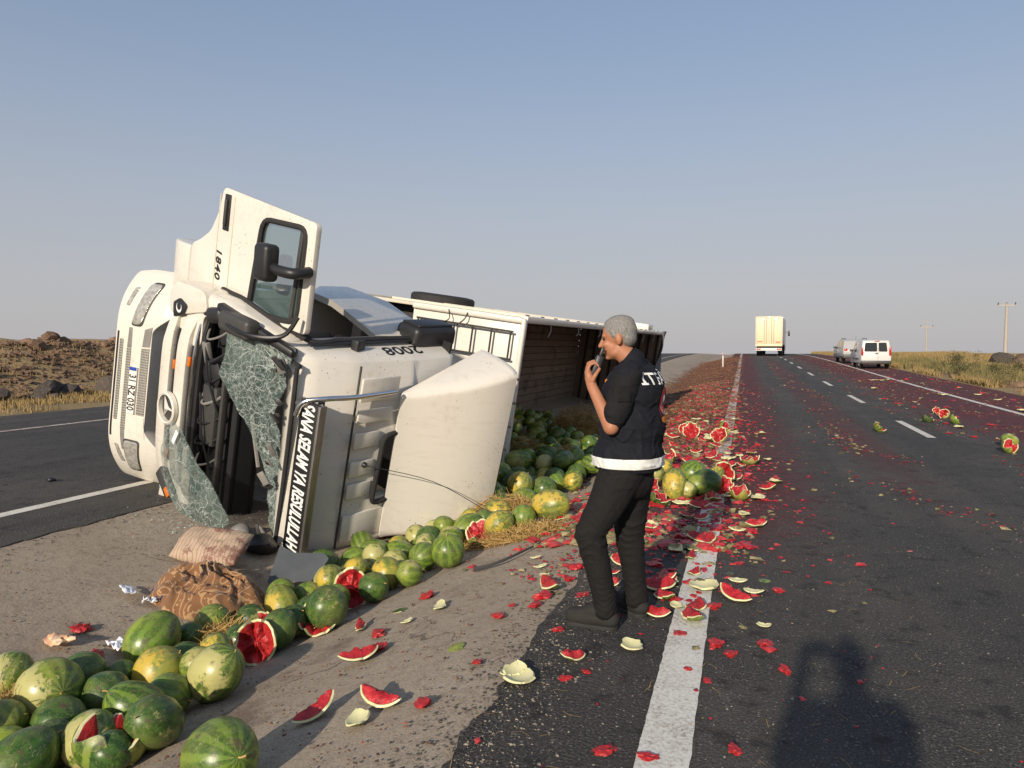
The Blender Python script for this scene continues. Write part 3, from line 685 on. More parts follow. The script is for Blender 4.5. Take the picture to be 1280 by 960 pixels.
cab = ob('cab_shell', m, tractor, CL)
def cb(name, VF, mat, smooth=40): return mk(name, (lean(VF[0]), VF[1]), mat, cab, smooth=smooth)
def cn(name, VF, mat, smooth=40): return mk(name, VF, mat, cab, smooth=smooth)
# front panel: two white bars, dark slots between
def front_curve(VF, k=.16):
    return [Vector((v[0], v[1]-k*(abs(v[0])/1.15)**4, v[2])) for v in VF[0]], VF[1]
XC = [(1, 0, 0), [q/10 for q in range(-11, 12)]]
def bar(poly, y0, y1, bev=.02): return front_curve(prism(poly, y0, y1, 'y', bev, 3, cuts=[XC]))
cn('grille_backing', bar([(-1.1, .90), (1.02, .90), (.98, 1.56), (-1.08, 1.56)], -.02, .035, .005), 'black_plastic')
cn('grille_bar', bar(round_poly([(-1.12, .90), (.55, .90), (.80, .96), (1.0, 1.10), (.86, 1.10), (.66, 1.075), (-1.10, 1.07)], .05), .03, .085), 'white_paint')
cn('grille_bar', bar(round_poly([(-1.10, 1.20), (.60, 1.19), (.84, 1.22), (1.0, 1.40), (.90, 1.44), (.72, 1.38), (-1.08, 1.37)], .05), .03, .085), 'white_paint')
cn('chrome_strip', bar([(-.42, 1.475), (.9, 1.475), (.9, 1.505), (-.42, 1.505)], .04, .075, .004), 'chrome')
for x_, z_ in ((.47, 1.425), (.36, 1.145), (-.62, 1.145)): cn('side_marker', box((x_, .062, z_), (.10, .035, .042), .012, rot=(0, 0, 0)), 'orange_lens')
# ring-and-star badge
cx_, cz_ = -.10, 1.17
st = cn('badge_ring', xf(lathe([(-.02, .135), (.025, .14), (.032, .155), (.02, .172), (-.02, .175)], 40, 'y', (cx_, .115, cz_)), Matrix()), 'white_paint')
cn('badge_disc', lathe([(-.012, 0), (-.012, .136)], 40, 'y', (cx_, .112, cz_)), 'dark_plastic')
sv = []
for k in range(3):
    a = R(90+120*k); d = Vector((math.cos(a), 0, math.sin(a))); p = Vector((-d.z, 0, d.x)); c0 = Vector((cx_, .118, cz_)); n = 0
    V = [c0-p*.017+Vector((0, -.01, 0)), c0+p*.017+Vector((0, -.01, 0)), c0+d*.138, c0+Vector((0, .030, 0)), c0-d*.02]
    sv.append((V, [(0, 3, 2), (3, 1, 2), (0, 2, 1), (0, 4, 3), (4, 1, 3)]))
mk('badge_star', cat_(*sv), 'plate_white', cab, smooth=0)
# rounded upper corner panel with the black crescent sticker
cn('corner_panel', prism(round_poly([(.84, .93), (1.06, .88), (1.20, 1.0), (1.21, 1.55), (1.02, 1.62), (.98, 1.46), (.90, 1.2)], .08), -.32, .04, 'y', .04, 4), 'white_paint')
stick = cn('corner_vent', prism(round_poly([(.83, 1.02), (.98, 1.0), (1.05, 1.12), (1.0, 1.27), (.90, 1.22)], .03), .0, .055, 'y', .008), 'black_plastic')
cres = []
for k in range(25): a = R(50+260*k/24); cres.append((.95+.052*math.cos(a), 1.125+.052*math.sin(a)))
for k in range(25): a = R(310-260*k/24); cres.append((.95+.014+.040*math.cos(a), 1.125+.040*math.sin(a)))
n_ = len(cres)//2
mk('crescent', ([(x, .058, z) for x, z in cres], [(i, i+1, 2*n_-2-i, 2*n_-1-i) for i in range(n_-1)]), 'sign_white', stick, smooth=0)
# lower (left) corner lamp hanging loose
lp = cn('corner_lamp', box((-.98, .06, 1.18), (.16, .07, .42), .03, 3, rot=(0, R(-38), 0)), 'dark_plastic'); mk('lamp_lens', box((-1.01, .10, 1.27), (.06, .03, .11), .012, rot=(0, R(-38), 0)), 'orange_lens', lp)
cn('corner_panel', prism(round_poly([(-1.20, .95), (-1.02, 1.0), (-1.0, 1.42), (-1.06, 1.62), (-1.20, 1.6)], .06), -.30, .03, 'y', .03, 3), 'white_paint')
cn('torn_bracket', box((-.52, .05, 1.50), (.22, .05, .07), .01, rot=(.2, .1, 0)), 'white_paint')
# engine-side cavity: bulkhead, blower, wipers, hoses
cn('bulkhead', box((0, -.18, 1.72), (2.0, .05, .55), .01), 'interior')
cn('blower_housing', lathe([(-.1, 0), (-.1, .15), (.05, .16), (.08, .10), (.08, 0)], 20, 'y', (.42, -.08, 1.68)), 'black_plastic')
cn('heater_box', box((.0, -.08, 1.72), (.62, .16, .26), .03), 'dark_plastic')
cn('wiper_tray', box((-.02, -.05, 1.92), (1.95, .07, .05), .015), 'dark_plastic')
for a, c in (((.80, .02, 1.60), (.05, -.02, 1.88)), ((.2, .02, 1.60), (-.6, -.02, 1.86))): cn('wiper_arm', tube([a, ((a[0]+c[0])/2, .05, (a[2]+c[2])/2), c], .012, 6), 'black_plastic')
for k in range(7):
    x0 = .85-.22*k; cn('hose', tube(smooth_path([(x0, -.06, 1.54), (x0-.08, .03, 1.66+.05*math.sin(k)), (x0-.02, -.01, 1.80), (x0+.07, -.05, 1.9)], 4), .011+.004*(k % 2), 6), 'black_plastic' if k % 3 else 'grey_plastic')
cn('relay_panel', box((.62, .0, 1.63), (.22, .05, .10), .01, rot=(0, .1, .2)), 'grey_plastic')
# interior
cn('dashboard', prism(round_poly([(-.14, 1.55), (-.14, 1.98), (-.42, 2.02), (-.62, 1.75), (-.6, 1.45)], .06), -1.08, 1.06, 'x', .02), 'interior')
cn('steering_wheel', xf(cat_(lathe([(.02*math.cos(R(t)), .22+.02*math.sin(R(t))) for t in range(0, 361, 45)], 28, 'z'), box((0, 0, 0), (.4, .05, .03), .01), box((0, -.1, 0), (.05, .2, .03), .01)), Matrix.Translation((-.55, -.68, 2.08)) @ Euler((R(35), 0, 0)).to_matrix().to_4x4()), 'black_plastic')
for x_ in (-.6, .55):
    s_ = cn('seat', cat_(box((x_, -1.15, 1.70), (.52, .52, .16), .06, 3), box((x_, -1.48, 2.05), (.50, .16, .68), .06, 3)), 'seat_fabric')
cn('bunk', box((0, -1.92, 1.72), (2.0, .36, .18), .04), 'seat_fabric')
cn('rear_lining', box((0, -2.08, 2.15), (2.0, .02, 1.5)), 'interior')
cn('grab_bar', tube(smooth_path([(.96, -.33, 1.7), (.99, -.36, 2.0), (.90, -.40, 2.45)], 4), .016, 8), 'dark_plastic')
cn('loose_strut', tube([(.10, -.25, 2.1), (-.35, -.22, 2.35)], .02, 6), 'grey_plastic')
# black rubber round the door opening and windscreen frame
cb('door_seal', tube(smooth_path([(1.20, -.26, 1.36), (1.20, -.25, 1.8), (1.20, -.40, 2.60), (1.205, -.8, 2.645), (1.205, -1.32, 2.65), (1.2, -2.14, 2.66)], 6), .026, 8), 'rubber')
cb('drip_rail', box((1.185, -1.25, 2.68), (.03, 1.75, .055), .012), 'black_plastic')
cb('windscreen_seal', tube(smooth_path([(1.0, .02, 1.56), (1.05, -.01, 1.8), (1.02, -.20, 2.72), (.9, -.215, 2.765), (0, -.22, 2.77), (-1.02, -.215, 2.765)], 6), .022, 8), 'rubber')
cb('a_pillar_trim', box((1.12, -.10, 2.25), (.10, .10, 1.0), .03, rot=(R(11), 0, 0)), 'black_plastic')
# roof: pressed ribs
for x0, x1, y0 in ((-1.0, -.70, -1.34), (-.52, -.36, -1.06), (-.28, -.12, -1.05), (.02, .18, -1.08), (.28, .42, -1.20), (.5, .74, -1.24)):
    cn('roof_rib', box(((x0+x1)/2, (-.76+y0)/2, 3.052-.0), (x1-x0, abs(y0+.76), .03), .012), 'white_paint')
cn('roof_seam', box((-.1, -.735, 3.032), (1.92, .012, .02)), 'dark_plastic')
# hatch rim
hr = [(x, y, 3.085) for x, y in round_poly([(-.62, -1.08), (.12, -1.12), (.16, -1.52), (-.58, -1.50)], .09)]
cn('hatch_rim', tube(hr+[hr[0]], .028, 8, False), 'rubber')
# wind deflector on the roof
def deflector():
    V, F = [], []; nu, nv = 44, 20
    for j in range(nv+1):
        t = j/nv
        for i in range(nu+1):
            u = i/nu*2-1; u = math.copysign(1-(1-abs(u))**2.2, u)
            xl, xr = -1.06-.02*t, .56+.40*t
            x = (xl+xr)/2+(xr-xl)/2*u; y = -1.26-1.10*t
            top = 3.10+.56*math.sin(t*math.pi/2*.92)**1.1
            e = math.sqrt(max(0, 1-max(0, (abs(u)-.88)/.12)**2.2))
            z = 3.08+(top-3.08)*max(0, e)
            V.append(Vector((x, y-.05*(1-e), z)))
    n = nu+1
    F = [(j*n+i, j*n+i+1, (j+1)*n+i+1, (j+1)*n+i) for j in range(nv) for i in range(nu)]
    # wall thickness
    V2 = [v-Vector((0, .012, .03)) for v in V]; m = len(V)
    F2 = [tuple(m+k for k in f[::-1]) for f in F]
    rim = [(nv*n+i, nv*n+i+1, m+nv*n+i+1, m+nv*n+i) for i in range(nu)]+[(i+1, i, m+i, m+i+1) for i in range(nu)]
    rim += [(j*n, (j+1)*n, m+(j+1)*n, m+j*n) for j in range(nv)]+[((j+1)*n+nu, j*n+nu, m+j*n+nu, m+(j+1)*n+nu) for j in range(nv)]
    return V+V2, F+F2+rim
dfl = mk('wind_deflector', deflector(), 'white_paint', tractor, CL, smooth=75)
for k in range(6): mk('bolt', lathe([(-.012, 0), (-.012, .016), (.012, .016), (.012, 0)], 8, 'y', (.80-.27*k, -2.385, 3.66)), 'dark_steel', dfl)
mk('deflector_brace', cat_(tube([(-.6, -2.1, 3.05), (-.6, -2.2, 3.6)], .02, 8), tube([(.5, -2.1, 3.05), (.5, -2.2, 3.6)], .02, 8)), 'steel', dfl)
# antenna whip
cn('antenna', cat_(lathe([(0, .03), (.03, .028), (.05, .012), (.06, 0)], 12, 'z', (-.16, -.92, 3.06)), tube(smooth_path([(-.16, -.92, 3.1), (-.28, -1.5, 3.5), (-.62, -2.1, 3.82)], 5), .004, 5)), 'black_plastic')
cn('roof_horn', lathe([(0, 0), (0, .028), (.03, .03), (.05, 0)], 12, 'z', (-.95, -.92, 3.05)), 'steel')
# chrome light bar and lettered sign board
bar_path = smooth_path([(.60, -1.14, 3.12), (.60, -.62, 3.14), (.60, -.34, 3.10), (.54, -.18, 2.97), (.40, -.15, 2.92)], 7)
cn('chrome_bar', tube(bar_path, .026, 12), 'chrome')
cn('chrome_bar', tube(smooth_path([(-.9, -.16, 2.92), (-1.06, -.22, 2.98), (-1.10, -.45, 3.08), (-1.09, -1.2, 3.13)], 7), .024, 12), 'chrome')
sgn = cn('sign_board', box((-.20, -.225, 3.02), (1.50, .035, .235), .008, rot=(R(6), 0, 0)), 'sign_black')
mk('sign_edge', box((-.20, -.255, 3.148), (1.50, .085, .03), .006, rot=(R(6), 0, 0)), 'steel', sgn)
text('sign_lettering', 'SANA SELAM YA RESULULLAH', .205, 'sign_white', sgn, axes((-.185, -.203, 3.018), (-1, 0, 0), (0, -.104, .995)), bold=.0062, shear=.25, ext=.002, sx=.522, spacing=1.02)
cn('sign_bracket', box((.52, -.22, 2.93), (.05, .10, .14), .01, rot=(.3, 0, .4)), 'steel')
# partly hidden dark letters pressed on the roof brow
# model year on the roof flank, marker lamp, air intake
def wrap(o, target_mesh, direction, lift=.003):
    # lay a lettering mesh onto the panel beneath it
    bv = BVHTree.FromPolygons([v.co.copy() for v in target_mesh.vertices], [tuple(p.vertices) for p in target_mesh.polygons])
    Mx = o.matrix_basis; Mi = Mx.inverted(); d = Vector(direction).normalized()
    for v in o.data.vertices:
        p = Mx @ v.co; h = bv.ray_cast(p-d*.4, d, .9)
        if h[0] is not None: v.co = Mi @ (h[0]-d*lift)
def subdiv(o, n=2):
    bm = bmesh.new(); bm.from_mesh(o.data); bmesh.ops.triangulate(bm, faces=bm.faces[:])
    bmesh.ops.subdivide_edges(bm, edges=[e for e in bm.edges if e.calc_length() > .03], cuts=n); bmesh.ops.triangulate(bm, faces=bm.faces[:]); bm.to_mesh(o.data); bm.free()
tx = text('year_lettering', '2008', .19, 'text_black', cab, axes((.93, -1.46, 2.80), (0, 1, 0), (-.62, 0, .78)), bold=.004, ext=0, sx=1.35)
brow = []                       # only the tops of five worn letters show above the sign board
for x_, shp in ((.43, 0), (.28, 1), (.09, 2), (-.06, 1), (-.21, 3)):
    bars = {0: [(-.05, .05, .055, .075), (.02, .05, 0, .055), (-.05, -.02, .03, .055)], 1: [(-.05, .05, .05, .07), (-.05, -.025, 0, .05), (.03, .05, .02, .05)], 2: [(-.045, -.015, 0, .075), (-.015, .05, .05, .075), (.025, .05, 0, .05)], 3: [(-.05, -.02, 0, .07), (.02, .05, .02, .07), (-.02, .02, 0, .02)]}[shp]
    for a_, c_, d_, e_ in bars: brow.append(([(x_+a_, -d_, 0), (x_+c_, -d_, 0), (x_+c_, -e_, 0), (x_+a_, -e_, 0)], [(0, 1, 2, 3)]))
bt = mk('worn_lettering', cat_(*brow), 'text_black', cab, Matrix.Translation((0, -.335, 3.05)), smooth=0); subdiv(bt); wrap(bt, cab.data, (0, -.5, -1))
subdiv(tx); wrap(tx, cab.data, (-.78, 0, -.62))
cn('roof_marker', prism([(-.84, 2.72), (-1.0, 2.75), (-.86, 2.80)], .93, 1.03, 'x', .008), 'black_plastic')
ai = cn('air_intake', box((1.02, -1.98, 2.60), (.24, .62, .36), .07, 4), 'black_plastic'); mk('intake_lid', box((1.145, -1.98, 2.60), (.03, .52, .27), .014, 3), 'black_plastic', ai)
cn('intake_pipe', tube([(.85, -2.36, 2.4), (.85, -2.4, 1.6), (.8, -2.4, 1.0)], .10, 12), 'dark_plastic')
# loose debris hanging from the screen frame
for k in range(16):
    x_ = .95-1.9*rnd.random(); cn('torn_trim', box((x_, -.12+.1*rnd.random(), 2.66+.08*rnd.random()), (.03+.12*rnd.random(), .02, .03+.04*rnd.random()), .006, rot=(rnd.random(), rnd.random(), rnd.random())), rnd.choice(['dark_plastic', 'grey_plastic', 'black_plastic']))
# ---- shattered windscreen, two sheets
def glass_sheet(poly, fy, nseed, parent, name):
    bm = bmesh.new(); pts = []
    for i in range(len(poly)):
        a, c = Vector(poly[i]), Vector(poly[(i+1) % len(poly)]); k = max(2, int((c-a).length/.05))
        for j in range(k):
            p = a.lerp(c, j/k); nn = Vector((-(c-a).y, (c-a).x)).normalized(); p = p+nn*.03*nz((p.x*9, p.y*9, 0), 1, nseed); pts.append(p)
    f = bm.faces.new([bm.verts.new((p.x, 0, p.y)) for p in pts])
    for no, lo, hi in (((1, 0, 0), -1.2, 1.2), ((0, 0, 1), .8, 3)):
        q = lo
        while q < hi: bmesh.ops.bisect_plane(bm, geom=bm.verts[:]+bm.edges[:]+bm.faces[:], plane_co=Vector(no)*q, plane_no=no); q += .06
    for v in bm.verts: v.co.y = fy(v.co.x, v.co.z)+.018*nz(v.co, 5, nseed)
    bmesh.ops.triangulate(bm, faces=bm.faces[:]); V, F = from_bm(bm)
    n = len(V); V2 = [v+Vector((0, -.006, 0)) for v in V]
    return mk(name, (V+V2, F+[tuple(n+i for i in f[::-1]) for f in F]), 'cracked_glass', parent, CL if parent is tractor else None, smooth=60)
g1 = glass_sheet([(.90, 1.93), (1.0, 2.2), (.98, 2.72), (.62, 2.74), (.30, 2.62), (.12, 2.70), (-.30, 2.72), (-.95, 2.74), (-.80, 2.62), (-.40, 2.52), (0, 2.34), (.25, 2.12), (.42, 1.98), (.5, 1.92)],
                 lambda x, z: -.02-.18*(z-1.9)/.85+.05*math.sin(3*x)-.10*max(0, .2-x)*(2.72-z), 81, tractor, 'windscreen')
g2 = glass_sheet([(-.10, 1.52), (-.08, 1.72), (-.28, 1.92), (-.62, 2.28), (-.86, 2.40), (-1.05, 2.28), (-1.06, 1.86), (-.86, 1.42), (-.66, 1.02), (-.46, 1.22)],
                 lambda x, z: .12+.16*math.sin((z-1.0)*2.2)+.06*x, 85, tractor, 'windscreen')
mk('paper_sticker', xf(box((0, 0, 0), (.05, .004, .16), .001), Matrix.Translation((-.20, .30, 1.70)) @ Euler((0, R(65), 0)).to_matrix().to_4x4()), 'paper', g2)

# ---- passenger door, swung fully open (it points at the sky)
door_poly = round_poly([(1.08, 2.70), (2.10, 2.68), (2.19, 1.14), (1.93, 1.08), (1.72, .96), (1.60, .78), (1.53, .62), (.98, .60), (1.0, .9), (1.01, 1.62), (1.07, 1.74)], .06)
win_poly = round_poly([(2.0, 1.86), (2.03, 2.55), (1.17, 2.56), (1.12, 2.30), (1.10, 1.76)], .12)
dm = cutmesh(prism(door_poly, -.36, -.30, 'y', .015, 3), [prism(win_poly, -.6, 0, 'y')], 'white_paint')
door = ob('door', dm, tractor, CL)
ring = [(x, -.305, z) for x, z in win_poly]
mk('window_seal', tube(ring+[ring[0]], .028, 8, False), 'rubber', door)
mk('window_glass', prism(win_poly, -.338, -.332, 'y'), 'door_glass', door)
mk('quarter_bar', box((1.58, -.33, 2.44), (.86, .03, .05), .01, rot=(0, R(-2), 0)), 'dark_plastic', door)
mk('door_lining', box((1.55, -.385, 1.35), (.9, .04, .55), .015), 'dark_plastic', door)
hd = mk('handle_recess', box((1.95, -.298, 1.24), (.36, .02, .105), .02, 3), 'black_plastic', door); mk('handle', box((1.95, -.278, 1.24), (.26, .03, .038), .012, 3), 'dark_plastic', hd)
mk('swage_line', box((1.62, -.298, 1.10), (1.0, .008, .012), .002, rot=(0, R(0), 0)), 'sill_paint', door)
mk('swage_line', box((1.60, -.298, 1.36), (1.05, .008, .012), .002), 'sill_paint', door)
text('door_lettering', '1840', .13, 'text_black', door, axes((1.42, -.296, 1.16), (-1, 0, 0), (0, 0, 1)), bold=.003, shear=.15, ext=.002, sx=1.1, spacing=1.15)
stub = [(.98, .60), (1.50, .60), (1.50, .17), (.98, .22)]
sk = prism(stub, -.62, -.31, 'y', .03, 3, cuts=[((0, 0, 1), [.25+.05*k for k in range(8)])])
sk = [Vector((v.x, v.y-.9*(max(0, .45-v.z))**2+.02, v.z)) for v in sk[0]], sk[1]
mk('step_skirt', sk, 'white_paint', door)
# mirrors
arm = mk('mirror_arm', tube(smooth_path([(1.66, -.30, 2.66), (1.64, -.14, 2.66), (1.63, -.10, 2.5), (1.63, -.12, 2.36)], 5), [.05]*16, 10), 'black_plastic', door)
mk('mirror_housing', box((1.66, -.10, 2.28), (.34, .16, .22), .05, 4, rot=(0, R(4), 0)), 'black_plastic', arm)
cn('lower_mirror_arm', tube(smooth_path([(1.12, -.2, 1.62), (1.02, .02, 1.9), (1.0, .05, 2.35), (1.06, -.12, 2.62), (1.25, -.22, 2.68)], 6), .022, 8), 'black_plastic')
cn('lower_mirror', box((1.02, -.02, 2.08), (.20, .16, .50), .05, 4), 'dark_plastic')
cn('cowl', box((1.02, -.02, 1.72), (.16, .14, .26), .05, 3, rot=(0, R(12), 0)), 'black_plastic')

# ---- bumper (stays with the chassis)
bp = round_poly([(-1.22, .33), (1.20, .33), (1.24, .55), (1.24, 1.16), (1.06, 1.24), (.84, 1.20), (.62, .93), (.55, .86), (-.60, .86), (-.68, .93), (-.88, 1.14), (-1.06, 1.20), (-1.24, 1.10), (-1.25, .6)], .05)
bmp = prism(bp, -.26, 0, 'y', .045, 4, cuts=[((1, 0, 0), [q/16 for q in range(-20, 21)]), ((0, 0, 1), [.4+.08*k for k in range(11)])])
def bump_curve(v):
    v = Vector(v); a = max(0, (abs(v.x)-.55)/.7)
    v.y += -.30*a**2.4-.10*max(0, (v.z-.75)/.45)**2-.25*max(0, (.45-v.z))**1.5+.02; return v
def onb(VF, dy=0): return [bump_curve(v)+Vector((0, dy, 0)) for v in VF[0]], VF[1]
bumper = mk('bumper', onb(bmp), 'white_paint', tractor)
def bpart(name, poly, y0, y1, mat, bev=.008):
    return mk(name, onb(prism(poly, y0, y1, 'y', bev, 2, cuts=[((1, 0, 0), [q/16 for q in range(-20, 21)])])), mat, bumper)
for s, lo, hi in ((1, .60, 1.08), (-1, -1.10, -.74)):
    poly = [(lo, .56), (hi, .66 if s > 0 else .58), (hi, .83 if s > 0 else .80), (lo, .70 if s > 0 else .72)]
    hl = bpart('headlight', round_poly([(u+(.02 if u == hi else -.02), v+(.015 if v > .65 else -.015)) for u, v in poly], .05), -.03, .006, 'dark_plastic', .006); mk('lens', onb(prism(round_poly(poly, .05), .0, .016, 'y', .006, 2, cuts=[((1, 0, 0), [q/16 for q in range(-20, 21)])])), 'lamp_glass', hl)
    fl = bpart('fog_lamp', round_poly([(s*.80, .43), (s*1.02, .47), (s*1.02, .53), (s*.80, .48)], .02), -.02, .010, 'lamp_glass', .004)
bpart('lower_mesh', round_poly([(-.52, .405), (.42, .405), (.42, .46), (-.52, .46)], .02), -.02, .006, 'mesh_pattern', .004)
bpart('lower_mesh', round_poly([(-.62, .52), (.33, .52), (.33, .585), (-.62, .585)], .01), -.02, .006, 'mesh_pattern', .004)
bpart('lower_slot', [(.33, .52), (.56, .53), (.56, .58), (.33, .585)], -.02, .005, 'grey_plastic', .004)
bpart('lower_slot', [(-.62, .52), (-.62, .585), (-.86, .58), (-.86, .53)], -.02, .005, 'grey_plastic', .004)
bpart('lip_intake', round_poly([(-.72, .355), (.5, .355), (.5, .385), (-.72, .385)], .01), -.02, .004, 'black_plastic', .003)
bpart('step_plate', round_poly([(-.42, .735), (.34, .735), (.36, .845), (-.42, .845)], .01), -.02, .008, 'mesh_pattern', .004)
bpart('step_wing', [(.36, .74), (.56, .76), (.60, .86), (.37, .845)], -.02, .006, 'grey_plastic', .004); bpart('step_wing', [(-.43, .74), (-.43, .845), (-.68, .88), (-.64, .76)], -.02, .006, 'white_paint', .004)
npl = bpart('number_plate', [(-.42, .605), (.12, .605), (.12, .715), (-.42, .715)], .0, .022, 'plate_white', .003)
text('plate_lettering', '31 RZ 030', .135, 'text_black', npl, axes((-.17, .045, .658), (-1, 0, 0), (0, 0, 1)), bold=.002, ext=.001, sx=.72)
mk('plate_band', box((.10, .0445, .66), (.04, .002, .10)), 'plate_blue', npl)
# ---- chassis, axles, wheels, tanks
mk('frame_rail', box((-.42, -3.2, .95), (.09, 5.9, .26), .01), 'dark_steel', tractor); mk('frame_rail', box((.42, -3.2, .95), (.09, 5.9, .26), .01), 'dark_steel', tractor)
mk('radiator', box((0, -.45, 1.0), (1.0, .25, .62), .03), 'black_plastic', tractor)
mk('engine', cat_(box((0, -1.3, 1.0), (.7, 1.3, .6), .05), box((0, -1.3, .62), (.45, 1.0, .3), .05)), 'dark_steel', tractor)
mk('gearbox', lathe([(-3.2, .0), (-3.2, .16), (-2.6, .22), (-2.0, .3), (-2.0, 0)], 16, 'y', (0, 0, .85)), 'dark_steel', tractor)
mk('fifth_wheel', lathe([(1.1, 0), (1.1, .45), (1.16, .5), (1.2, .5), (1.2, 0)], 24, 'z', (0, -4.3, 0)), 'dark_steel', tractor)
mk('fuel_tank', box((.95, -2.6, .75), (.6, 1.1, .6), .12, 4), 'steel', tractor)
mk('battery_box', box((-.9, -2.5, .75), (.55, .7, .5), .04), 'dark_plastic', tractor)
def tyre(cx, cy, cz, wd, rad, parent, out):
    t = mk('wheel', lathe([(cx-wd/2, rad*.58), (cx-wd/2-.005, rad*.72), (cx-wd/2+.01, rad*.93), (cx-wd/2+.04, rad), (cx, rad*1.01), (cx+wd/2-.04, rad), (cx+wd/2-.01, rad*.93), (cx+wd/2+.005, rad*.72), (cx+wd/2, rad*.58)], 36, 'x', (0, cy, cz)), 'rubber', parent)
    s = out; e = cx+s*wd/2
    mk('rim', lathe([(e, rad*.585), (e-s*.02, rad*.56), (e-s*.10, rad*.48), (e-s*.11, rad*.25), (e-s*.05, rad*.22), (e-s*.02, rad*.12), (e-s*.02, 0)], 30, 'x', (0, cy, cz)), 'steel', t)
for s in (1, -1):
    tyre(s*1.05, -1.45, .52, .30, .52, tractor, s); tyre(s*1.10, -5.05, .52, .28, .52, tractor, s); tyre(s*.76, -5.05, .52, .28, .52, tractor, s)
    mud = [(.60*math.cos(R(a)), .60*math.sin(R(a))) for a in range(5, 176, 10)]+[(.57*math.cos(R(a)), .57*math.sin(R(a))) for a in range(175, 4, -10)]
    mk('mudguard', xf(prism(mud, -.18, .18, 'x', 0), Matrix.Translation((s*1.04, -1.45, .52))), 'dark_plastic', tractor, smooth=30)
    mk('mudguard', xf(prism(mud, -.33, .33, 'x', 0), Matrix.Translation((s*.92, -5.05, .52))), 'dark_plastic', tractor, smooth=30)
mk('axle', cat_(tube([(-1.1, -1.45, .52), (1.1, -1.45, .52)], .07, 10), tube([(-1.1, -5.05, .52), (1.1, -5.05, .52)], .10, 10)), 'dark_steel', tractor)

# ================================================================== TRAILER
trailer = empty('cargo_trailer', MB); tag(trailer, 'long open-topped cream cargo trailer on its side above the melon heap', 'trailer')
F0, TOP, Y0, Y1 = 1.38, 4.0, -3.42, -17.0
# floor planks, seen through the open top
nplk = 13
for k in range(nplk):
    x0 = -1.20+2.40*k/nplk; x1 = x0+2.40/nplk-.012; cutp = Y0-.05-(3.2+(k*2.37) % 6.5)
    for a, c in ((Y0-.06, cutp+.006), (cutp-.006, Y1+.06)):
        mk('floor_plank', box(((x0+x1)/2, (a+c)/2, F0+.012*rnd.random()), (x1-x0, abs(a-c), .05), .006, 1), 'plank_wood', trailer)
mk('subfloor', box((0, (Y0+Y1)/2, F0-.06), (2.46, abs(Y1-Y0)-.02, .05)), 'dark_steel', trailer)
for s in (1, -1):
    W = mk('side_wall', box((s*1.235, (Y0+Y1)/2, (F0+TOP)/2-.04), (.05, abs(Y1-Y0)-.16, TOP-F0+.02), .008), 'sill_paint', trailer)
    mk('top_rail', box((s*1.24, (Y0+Y1)/2, TOP+.01), (.10, abs(Y1-Y0)-.12, .11), .02), 'white_paint', W)
    mk('floor_rail', box((s*1.245, (Y0+Y1)/2, F0-.10), (.085, abs(Y1-Y0), .26), .02), 'sill_paint', W)
    for k in range(9):
        y = Y0-.9-1.55*k; mk('stake', box((s*1.27, y, (F0+TOP)/2), (.05, .11, TOP-F0-.1), .012), 'sill_paint', W)
    for k in range(18): mk('rope_hook', box((s*1.29, Y0-.5-.74*k, TOP-.1), (.03, .05, .05), .006), 'dark_steel', W)
# headboard: folded cream sheet with a bolted ladder
hb = mk('headboard', box((0, Y0, (2.30+TOP+.06)/2), (2.50, .06, TOP+.06-2.30), .02, 3), 'white_paint', trailer)
for x_ in (-.9, -.45, 0, .45): mk('seam', box((x_, Y0+.034, 3.18), (.05, .02, 1.6), .006), 'white_paint', hb)
mk('top_flange', box((1.22, Y0+.05, 3.17), (.09, .09, 1.74), .03, 3), 'white_paint', hb); mk('rim_flange', box((0, Y0+.04, TOP+.05), (2.5, .11, .07), .03, 3), 'white_paint', hb)
mk('lower_bulkhead', box((0, Y0-.45, 1.85), (2.40, .05, .95)), 'dark_steel', trailer)
lad = mk('ladder', cat_(box((1.05, Y0+.13, 3.18), (.028, .028, 1.52), .006), box((.66, Y0+.13, 3.18), (.028, .028, 1.52), .006)), 'dark_steel', trailer)
for k in range(6): mk('rung', tube([(1.05, Y0+.13, 2.45+.29*k), (.66, Y0+.13, 2.45+.29*k)], .014, 8), 'dark_steel', lad)
for k in range(4): mk('ladder_brace', tube([(1.05, Y0+.13, 2.47+.4*k), (1.0, Y0+.03, 2.5+.4*k)], .010, 6), 'steel', lad)
mk('cable', tube(smooth_path([(1.23, Y0+.10, 2.9), (1.1, Y0+.16, 2.95), (1.0, Y0+.12, 2.82), (.8, Y0+.1, 2.86)], 5), .008, 5), 'black_plastic', hb)
mk('cable', tube(smooth_path([(1.22, Y0+.10, 3.2), (1.12, Y0+.15, 3.18), (1.02, Y0+.10, 3.05)], 5), .010, 5), 'black_plastic', hb)
# tailgate, ribbed, and the grey sheet lashed over the end
tg = mk('tailgate', box((0, Y1, (F0+TOP)/2), (2.44, .06, TOP-F0), .01), 'plank_wood', trailer)
for k in range(9): mk('gate_rib', box((0, Y1+.05, F0+.25+.28*k), (2.40, .05, .06), .01), 'dark_steel', tg)
V, F = [], []
for j in range(15):
    for i in range(13):
        u, v = i/12, j/14; V.append(Vector((1.32-2.4*u+.03*nz((u*5, v*5, 0), 1, 90), Y1+.9-1.3*v*.4, TOP+.10+.06*math.sin(9*u+3*v)+.05*nz((u*7, v*7, 0), 1, 91))))
F = [(j*13+i, j*13+i+1, (j+1)*13+i+1, (j+1)*13+i) for j in range(14) for i in range(12)]
tp = mk('tarpaulin', (V, F), 'tarp', trailer); md = tp.modifiers.new('t', 'SOLIDIFY'); md.thickness = .01
mk('roller_box', box((1.36, Y1+1.3, TOP-.45), (.20, .8, .5), .04, 3), 'white_paint', trailer)
